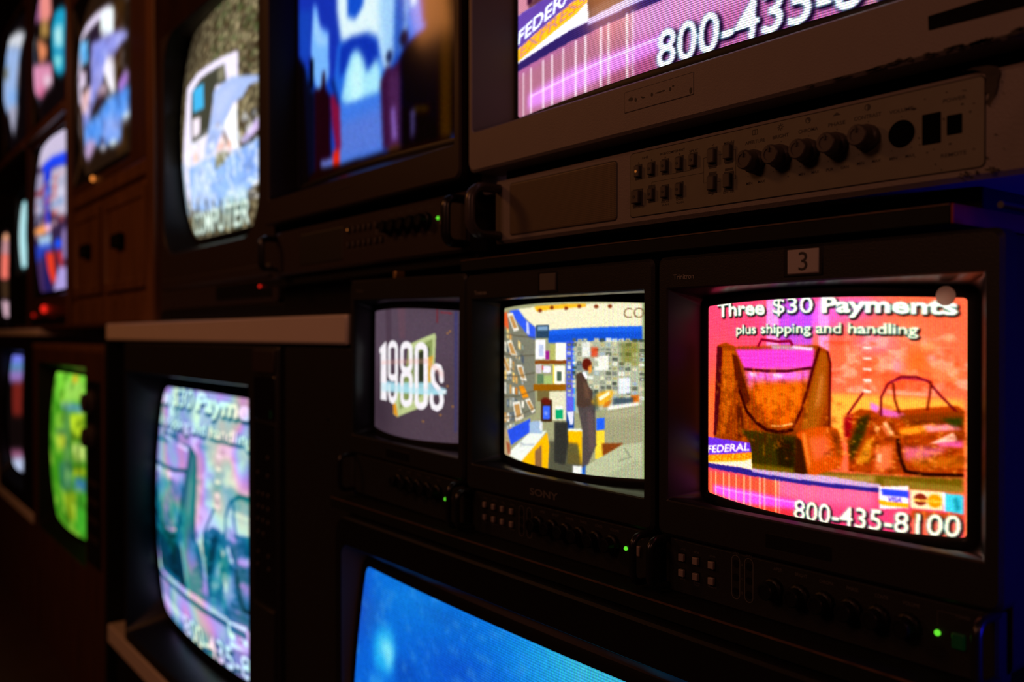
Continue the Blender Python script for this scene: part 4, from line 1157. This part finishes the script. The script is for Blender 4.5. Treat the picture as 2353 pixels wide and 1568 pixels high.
lettering('lettering', [('LINE', -.0361, .0720, .0024, .009), ('A', -.0458, .0678, .0022, None), ('B', -.0264, .0678, .0022, None), ('RGB/COMPONENT', .0030, .0718, .0024, .034), ('A', -.0070, .0678, .0022, None), ('B', .0130, .0678, .0022, None),
    ('SPLIT', .0317, .0684, .0024, .0115), ('MENU', .0765, .0690, .0024, .0125), ('DEGAUSS', -.0460, .0200, .0024, .0165), ('UNDER', -.0070, .0212, .0022, .0118), ('SCAN', -.0070, .0180, .0022, .010), ('OVER', .0130, .0212, .0022, .010), ('SCAN', .0130, .0180, .0022, .010),
    ('ENTER', .0766, .0208, .0024, .0135), ('APERTURE', .1076, .0642, .0032, .0230), ('BRIGHT', .1363, .0644, .0032, .0175), ('CHROMA', .1654, .0646, .0032, .0200), ('PHASE', .1942, .0650, .0032, .0165), ('CONTRAST', .2233, .0656, .0032, .0250), ('VOLUME', .2531, .0650, .0030, .0205), ('POWER', .2969, .0652, .0030, .0180), ('REMOTE', .2964, .0222, .0030, .0200),
    ('MIN', .1010, .0256, .0026, .0066), ('MAX', .1150, .0256, .0026, .0078), ('MIN', .1590, .0262, .0026, .0066), ('MAX', .1730, .0262, .0026, .0078), ('PUR', .1875, .0262, .0026, .0070), ('GRN', .2020, .0262, .0026, .0075), ('MIN', .2170, .0272, .0026, .0066), ('MAX', .2315, .0272, .0026, .0078), ('MIN', .2465, .0268, .0026, .0066), ('MAX', .2610, .0268, .0026, .0078), ('-', .1295, .0262, .0026, None), ('+', .1445, .0262, .0026, None),
    ('>', .0565, .0206, .0030, .0030), ('<', .0565, .0690, .0030, .0030)], M['print_dark'], cp, YP - .0002, .006, dots + lines + icons)
ic = MB()
for k in range(8):      # the little sun over BRIGHT
    a = k * PI / 4; ic.add([(.1363 + r * math.cos(a + d), YP - .0003, .0742 + r * math.sin(a + d)) for r, d in ((.0020, -.12), (.0034, -.08), (.0034, .08), (.0020, .12))], [(0, 1, 2, 3)])
for cx_, h in ((.1363, 0), (.1654, 1), (.2233, 2)):
    zc = .0742 + (.0008 if h else 0); n = 20
    R0 = .0013 if not h else .0022
    ic.add([(cx_ + r * math.cos(2 * PI * k / n), YP - .0003, zc + r * math.sin(2 * PI * k / n)) for r in (R0, R0 + .0005) for k in range(n)], [(k, (k + 1) % n, n + (k + 1) % n, n + k) for k in range(n)])
    if h: ic.add([(cx_ + .0022 * math.cos(a), YP - .0003, zc + .0022 * math.sin(a)) for a in [(-PI / 2 + PI * k / 10 + (PI / 4 if h == 1 else 0)) for k in range(11)]], [tuple(range(11))])
ic.add([(.1942 + x, YP - .0003, .0738 + z) for x, z in ((-.0038, 0), (.0038, 0), (.0022, .0012), (.0006, .0024), (-.0006, .0024), (-.0022, .0012))], [tuple(range(6))])
ic.obj('control_symbols', M['print_dark'], cp, False)
# worn badge, torn sticker, tape and grime on the beige monitor
random.seed(4)
bp = MB().loft([rr(-.052, .045, .1215, .1435, .001, -.0002, 2, 1), rr(-.0515, .0445, .122, .143, .001, -.0006, 2, 1)], False, True).obj('badge_plate', M['grey'], t, False)
MB().loft([rr(-.0524, .0454, .1211, .1439, .001, -.0001, 2, 1), rr(-.0519, .0449, .1216, .1434, .001, -.0005, 2, 1)]).obj('badge_edge', M['print_dim'], bp, False)
gm = MB()
def blob(cx_, cz_, rx, rz, y, n=11, j=.35, mb=gm):
    P = [(cx_ + rx * (1 - j * random.random()) * math.cos(2 * PI * k / n), y, cz_ + rz * (1 - j * random.random()) * math.sin(2 * PI * k / n)) for k in range(n)]
    mb.add(P + [(cx_, y, cz_)], [(k, (k + 1) % n, n) for k in range(n)])
for a, b, c, d in ((-.0425, .1345, .0036, .0026), (-.0350, .1325, .0020, .0026), (-.0260, .1335, .0012, .0010), (-.0235, .1325, .0026, .0009), (-.0115, .1330, .0018, .0022), (-.0020, .1333, .0050, .0007), (.0045, .1335, .0025, .0010), (.0140, .1332, .0019, .0024), (.0180, .1355, .0018, .0009)):
    blob(a, b, c, d, -.0009)
blob(.0415, .1260, .0022, .0035, -.0009); blob(.006, .1215, .0020, .0006, -.0009)
gm.obj('badge_remains', M['print_dark'], bp, False)
tp = MB()
tp.add([(.2842, -.0006, .1205), (.3980, -.0006, .1178), (.3980, -.0006, .1341), (.2838, -.0006, .1316)], [(0, 1, 2, 3)])
tp.obj('tape_strip', M['tape'], t, False)
gm = MB(); random.seed(9)
for k in range(46):     # ragged dirt along the lower lip of the fascia
    x = .17 + .22 * random.random() ** .7; blob(x, .1005 + .0035 * random.random() * (x - .12) * 5, .004 + .006 * random.random(), .0008 + .003 * random.random() * (x - .1) * 3.4, -.0005, 9, .7, gm)
gm.obj('grime', M['gum'], t, False)
gm = MB()
R = [(.3035, .0862), (.3120, .0876), (.3230, .0866), (.3300, .0840), (.3318, .0790), (.3300, .0735), (.3296, .0690), (.3280, .0640), (.3245, .0590), (.3225, .0560), (.3212, .0590), (.3232, .0620), (.3238, .0650), (.3215, .0665), (.3200, .0650), (.3205, .0700), (.3215, .0760), (.3200, .0820), (.3120, .0856), (.3040, .0866)]
gm.add([(x, YP - .0012, z) for x, z in R], [tuple(range(len(R)))])
for k in range(60):
    x, z = .262 + .075 * random.random(), .004 + .074 * random.random()
    if random.random() < .5: x, z = .300 + .03 * random.random(), .006 * random.random() + .003
    blob(x, z, .0006 + .0016 * random.random() ** 2, .0005 + .0009 * random.random(), YP - .0004, 7, .6, gm)
gm.obj('sticker_residue', M['gum'], cp, False)

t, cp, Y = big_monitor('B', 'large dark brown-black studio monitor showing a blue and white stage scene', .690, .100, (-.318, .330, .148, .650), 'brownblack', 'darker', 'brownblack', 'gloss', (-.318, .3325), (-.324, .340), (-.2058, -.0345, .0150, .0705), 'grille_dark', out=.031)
tube('B', t)
for zz in (.0628, .0376):
    for xx in (-.0102, .0088, .0274, .0456, .0630, .0845, .1025):
        button(cp, xx, zz, .0045, .0085, Y, 'button_grey', .004, 'darker', 'orange_led' if (xx == -.0102 and zz > .05) else None)
for xx in (.1280, .1550, .1820, .2090, .2360):
    knob(cp, xx, .0542, .0092, Y, 'darker', .018)
lettering('lettering', [('APERTURE', .1330, .0720, .0026, .018), ('BRIGHT', .1612, .0720, .0026, .014), ('CHROMA', .1885, .0720, .0026, .016), ('PHASE', .2175, .0720, .0026, .013), ('CONTRAST', .2478, .0720, .0026, .019), ('POWER', .2950, .0720, .0026, .013), ('MIN MAX', .1612, .0340, .0024, .015), ('MIN MAX', .2175, .0340, .0024, .015), ('MIN MAX', .2478, .0340, .0024, .015),
    ('LINE', .0000, .0715, .0022, .009), ('RGB', .0360, .0720, .0022, .010), ('DEGAUSS', -.0080, .0275, .0022, .013), ('UNDER SCAN', .0180, .0275, .0022, .016), ('OVER SCAN', .0400, .0275, .0022, .014)], M['print_dim'], cp, Y - .0002, 0,
    [(.0790, .0890, .0520, .0536), (.0980, .1070, .0520, .0536), (.0790, .0890, .0478, .0494), (.0980, .1070, .0478, .0494), (-.010, .076, .0498, .0501)])
MB().box(-.039, .0214, -.0008, .001, .1305, .1325, .0004).obj('brand_badge', M['print_dark'], t)
led(cp, .2660, .0545, .0027, Y, 'green_led')
MB().box(.2745, .2810, Y - .003, Y + .001, .0440, .0580, .0008).obj('power_switch', M['button_pale'], cp)

# ------------------------------------------------------------------ household televisions
def television(key, label, W, H, op, mf='brownblack', mr='darker', depth=.42, rT=.04, bow=.01, e=.012, group='household televisions in the wall', zb=0.0, name='television', rO=.012, wood=None, rC=.012):
    t = root_of(key, name, label, 'television', group)
    housing(t, W, H, depth * .6, depth, .3, z=zb, m=wood or mf, y0=.022, r=.012)
    frame(key, t, W, zb, H, op, rO=rO, rT=rT, e=e, mf=mf, mr=mr, bow=bow, rC=rC)
    tube(key, t, bow)
    return t

# wide dark television with a control strip, on the white boards
t = television('J', 'wide dark television with a button strip, between two white boards', 1.112, .864, (-.543, .402, .030, .782), mf='dark', mr='recess', rT=.05, bow=.006, e=.030, depth=.55, rC=.006)
st = MB().box(.437, .552, -.003, .004, .004, .860, .002).obj('control_strip', M['dark'], t)
MB().box(.445, .549, -.006, .0, .720, .806, .002).obj('display_window', M['display'], st)
MB().box(.443, .551, -.008, .0, .812, .857, .002).obj('top_flap', M['brownblack'], st)
MB().box(.443, .551, -.009, .0, .006, .355, .003).obj('lower_flap', M['dark'], st)
lettering('channel_number', [('03', .5330, .7260, .014, .013)], M['green_dim'], st, -.0064, .02)
MB().box(.445, .549, -.0045, .0, .360, .714, .001).obj('keypad', M['darker'], st)
for xx, zz in ((.5182, .647), (.4676, .6137), (.5180, .6122), (.4696, .5732), (.4940, .5732), (.52, .5735), (.4695, .5472), (.4939, .5475), (.5199, .5472), (.4671, .5216), (.4938, .5217), (.5198, .5209), (.4692, .496), (.4958, .4955), (.469, .456), (.5216, .4559), (.4667, .4312), (.5236, .4309)):
    MB().box(xx - .0035, xx + .0035, -.0075, -.004, zz - .0035, zz + .0035, .001).obj('button', M['button_grey'], st)

# big rounded-tube television under the ledge
t = television('P', 'very large black television with bright blue picture, under the ledge', 1.00, .866, (-.480, .470, .085, .822), mf='darker', mr='greyrecess', rT=.012, bow=.006, e=.014, depth=.5, rO=.02, rC=.03)

# shirt pictures, people, shop: the upper sets on the left
t = television('C', 'black rounded television with speckled olive picture of a pale figure and a white sign', .86, .74, (-.405, .320, .100, .735), rT=.10, bow=.014, e=.016, mf='brownblack', zb=-.06, rO=.10, depth=.5)
MB().box(-.40, .40, -.010, .003, .0, .030, .006).obj('lower_trim', M['brownblack'], t)
MB().box(.05, .40, -.004, .0, -.045, -.008, .003).obj('control_flap', M['darker'], t)
led(t, .345, -.020, .0028, -.006, 'red_led')
t = television('D', 'television in the wooden bay, pale lavender picture over a wooden cabinet', 1.07, .80, (-.528, .320, .030, .760), rT=.12, bow=.012, e=.012, mf='wood_dark', mr='darker', rO=.03)
led(t, -.165, .022, .010, -.004, 'orange_led')
t = television('E', 'dark television above the wooden shelf showing a person in pink and a cyan shape', .80, .70, (-.375, .390, .030, .670), rT=.10, bow=.012, e=.012, mf='wood_dark', mr='darker')
t = television('F', 'dark television below the wooden shelf with a blue-banded shop picture', .86, .82, (-.385, .420, .090, .795), rT=.03, bow=.008, e=.012, mf='wood_dark', mr='darker')
led(t, -.040, .035, .017, -.006, 'red_led'); led(t, -.310, .012, .010, -.006, 'red_dim')
t = television('G', 'dark television at upper far left with a pale blue picture', .74, .72, (-.330, .335, .030, .690), rT=.10, bow=.012, e=.012, mf='wood_dark', mr='darker')
t = television('H', 'small dark television glowing plain pale cyan, far left', 0.36, .48, (-.176, .166, .030, .450), rT=.03, bow=.004, e=.01, mf='darker', mr='darker', depth=.36)
t = television('I', 'small dark television with pink picture at the left edge of the photo', .44, .60, (-.200, .148, .030, .560), rT=.03, bow=.004, e=.01, mf='darker', mr='darker', depth=.36)
t = television('K', 'wooden console television with a bright green picture', 1.20, .890, (-.500, .345, .170, .840), rT=.05, bow=.006, e=.012, mf='wood_dark', mr='darker', wood='wood', depth=.5)
pk = MB().box(.375, .560, -.004, .003, .200, .800, .004).obj('control_strip', M['darker'], t)
for zz in (.62, .73): knob(pk, .455, zz, .030, -.004, 'knobgrey', .03)
for k in range(4): MB().box(.40, .54, -.008, -.003, .28 + k * .06, .30 + k * .06, .002).obj('speaker_slat', M['brownblack'], pk)
t = television('L', 'dark television at far left boxed between two pale boards, dim blue-topped picture', .92, .70, (-.450, .225, .060, .680), rT=.03, bow=.004, e=.012, mf='darker', mr='darker')

# ------------------------------------------------------------------ boards, cabinets, uprights
def board(name, label, cat, box, m, b=.003, group=None):
    x0, x1, y0, y1, z0, z1 = box
    o = MB().box(x0, x1, y0, y1, z0, z1, b).obj(name, M[m]); return tag(o, label, cat, group)
board('shelf_board', 'wide white board lying on top of the television with the button strip', 'shelf', (-2.944, -1.345, -.002, .55, 1.2335, 1.2840), 'white_lam', .004)
board('shelf_board', 'white board under the television with the button strip', 'shelf', (-2.935, -1.345, -.002, .55, .305, .3615), 'white_lam', .004)
board('shelf_board', 'pale board on top of the far left lower television', 'shelf', (-6.6, -4.20, .02, .55, 1.246, 1.275), 'white_lam')
board('shelf_board', 'pale board under the far left lower television', 'shelf', (-6.6, -4.20, .0, .55, .455, .498), 'white_lam')
bx = thing('speaker_cabinet', 'plain dark cabinet right of the television with the button strip, under the white board', 'cabinet', (-1.485, 0.01, .363))
MB().box(-.139, .137, .0, .45, 0, .866, .004).obj('body', M['dark'], bx)
for k in range(2): MB().lathe([(.003, -.0015), (.0028, .002)], .05, .02 + k * .72, 12).obj('screw', M['steel'], bx)
bx = thing('stand', 'dark block stand on the floor under the white boards', 'stand', (-2.14, .02, 0))
MB().box(-.78, .78, .0, .5, .0, .304, .004).obj('body', M['black_metal'], bx)
bx = thing('stand', 'low dark stand on the floor under the very large blue-picture television', 'stand', (-.8, 0, 0))
MB().box(-.5, .5, -.03, .45, .0, .0985, .004).obj('body', M['black_metal'], bx)
bx = thing('stand', 'dark wooden plinth under the green-picture console', 'stand', (-3.575, .02, 0))
MB().box(-.58, .58, .0, .45, .0, .2985, .004).obj('body', M['wood_dark'], bx)
bx = thing('stand', 'dark wooden stand under the far left lower television', 'stand', (-5.4, .02, 0))
MB().box(-1.18, 1.18, .0, .5, .0, .4545, .004).obj('body', M['wood_dark'], bx)
board('ledge_board', 'scuffed black ledge carrying the three small studio monitors', 'shelf', (-1.3445, -.2900, -.030, .50, .9680, .9845), 'green_board', .001)
sb = board('shelf_board', 'dark painted shelf with red right end, above the two right-hand small monitors', 'shelf', (-1.010, -.3415, .0, .50, 1.3360, 1.3510), 'green_board', .0008)
lb = [o for o in COL.objects if o.name.startswith('ledge_board')][0]
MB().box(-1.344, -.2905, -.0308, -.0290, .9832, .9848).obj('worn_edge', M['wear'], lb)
MB().box(-1.009, -.342, -.0006, .001, 1.3500, 1.3513).obj('worn_edge', M['wear'], sb)
re = MB().box(-.3418, -.3392, .0005, .50, 1.3358, 1.3512, .0006).obj('red_end', M['red_board'], sb); re['label'] = 'red painted end of the shelf'
board('shelf_board', 'dark shelf under the brown-black large studio monitor', 'shelf', (-1.760, -1.012, .03, .50, 1.3490, 1.3625), 'black_metal', .001)
board('box', 'black box beneath the brown-black large monitor, on the white board', 'box', (-1.745, -1.36, .06, .45, 1.2845, 1.3480), 'darker', .004)
board('recorder', 'flat black video recorder under the speckled-picture television', 'recorder', (-2.70, -1.80, .09, .5, 1.2850, 1.3190), 'darker', .004)
o = MB().lathe([(.0026, -.012), (.0026, .03)], 0, 0, 12).obj('bolt', M['steel']); o.location = (-.3080, .02, 1.3470); tag(o, 'bright steel bolt head right of the red shelf end', 'bolt')
o = MB().box(-1.2145, -1.2065, .012, .029, 1.3365, 1.3485, .001).obj('cable_tag', M['brass']); tag(o, 'small yellow tag above the 1980s monitor', 'tag')
o = MB().lathe([(.003, -.010), (.003, .03)], 0, 0, 12).obj('bolt', M['steel']); o.location = (-1.3966, .045, 1.3440); tag(o, 'tiny steel bolt below the brown-black large monitor', 'bolt')
board('riser_block', 'black riser strip between the dark shelf and the large beige monitor', 'riser', (-.93, -.3400, .05, .5, 1.3512, 1.3690), 'black_metal', .001)
board('riser_block', 'black riser strip under the speckled-picture television', 'riser', (-2.70, -1.90, .14, .5, 1.3192, 1.3200), 'black_metal', .0)

cab = thing('wooden_cabinet', 'brown wooden cabinet with two doors and black pulls, below the lavender-picture television', 'cabinet', (-3.375, .10, 1.290))
MB().box(-.535, .535, .01, .45, .0, .505, .004).obj('body', M['wood'], cab)
MB().box(-.535, .535, -.006, .012, .455, .508, .006).obj('top_rail', M['wood'], cab)
MB().box(-.535, .535, -.006, .012, .0, .085, .004).obj('bottom_rail', M['wood'], cab)
for x0, x1, hx in ((-.515, -.075, -.28), (-.035, .500, .19)):
    d = MB().loft([rr(x0, x1, .11, .425, .004, .012, 2, 2), rr(x0, x1, .11, .425, .004, -.004, 2, 2), rr(x0 + .03, x1 - .03, .14, .395, .004, -.004, 2, 2), rr(x0 + .036, x1 - .036, .146, .389, .004, .003, 2, 2)], False, True).obj('door', M['wood'], cab)
    MB().box(hx - .05, hx + .05, -.022, .004, .25, .300, .006).obj('handle', M['tape'], d)
def upright(label, x0, x1, y0, z0, z1, m='wood'):
    board('upright_panel', label, 'upright', (x0, x1, y0, .50, z0, z1), m, .003)
upright('brown wooden upright between the lavender and the speckled picture', -2.828, -2.745, .085, 1.290, 3.0)
upright('brown wooden upright left of the lavender-picture television', -3.964, -3.916, .085, 1.289, 3.0, 'wood')
upright('dark upright between the green console and the white boards', -2.974, -2.950, .0, .0, 1.245, 'green_board')
upright('dark wooden upright right of the pale-blue picture at far left', -4.884, -4.846, .09, 1.290, 3.0, 'wood_dark')
board('shelf_board', 'brown wooden shelf between the pink-person and the shop pictures', 'shelf', (-4.844, -3.967, .075, .50, 2.156, 2.195), 'wood')
board('shelf_board', 'brown wooden shelf below the pale-blue picture at upper far left', 'shelf', (-6.6, -4.906, .075, .50, 2.156, 2.195), 'wood')
board('shelf_board', 'brown wooden shelf edge on top of the green-picture console', 'shelf', (-4.19, -2.976, .0, .50, 1.1905, 1.215), 'wood')
board('shelf_board', 'dark wooden shelf carrying the lavender set\'s cabinet and the shop picture', 'shelf', (-4.844, -2.95, .03, .50, 1.2755, 1.2885), 'wood_dark')
board('television_riser', 'dark riser under the shop-picture television', 'riser', (-4.83, -3.98, .10, .45, 1.2890, 1.3290), 'darker')
board('television_riser', 'dark riser under the small pink-picture television', 'riser', (-5.9, -5.42, .10, .45, 1.2760, 1.2990), 'darker')
board('television_riser', 'tall dark riser under the small cyan television', 'riser', (-5.30, -4.93, .10, .45, 1.2760, 1.5190), 'darker')
for X in (-4.4, -5.3): pass
c2 = thing('rack_frame', 'black metal rack frame standing behind the sets', 'rack', (-1.6, .60, 0))
for x in (-1.34, -.20, .62, 1.45):
    MB().box(x - .02, x + .02, 0, .04, 0, 3.0, .002).obj('post', M['black_metal'], c2)
for z in (.30, .95, 1.31, 2.2):
    MB().box(-1.34, 1.45, .04, .07, z, z + .04, .002).obj('rail', M['black_metal'], c2)

# ------------------------------------------------------------------ the room
def struct(name, box, m):
    x0, x1, y0, y1, z0, z1 = box
    o = MB().box(x0, x1, y0, y1, z0, z1).obj(name, M[m], None, False); o['kind'] = 'structure'; return o
struct('floor', (-9, 4, -4.5, 1.6, -.1, 0), 'floorm')
struct('ceiling', (-9, 4, -4.5, 1.6, 3.2, 3.3), 'wall')
struct('wall_back', (-9, 4, 1.5, 1.6, 0, 3.2), 'wall')
struct('wall_left', (-9, -8.9, -4.5, 1.5, 0, 3.2), 'wall')
struct('wall_right', (3.9, 4, -4.5, 1.5, 0, 3.2), 'wall')
struct('wall_front', (-8.9, 3.9, -4.5, -4.4, 0, 3.2), 'wall')
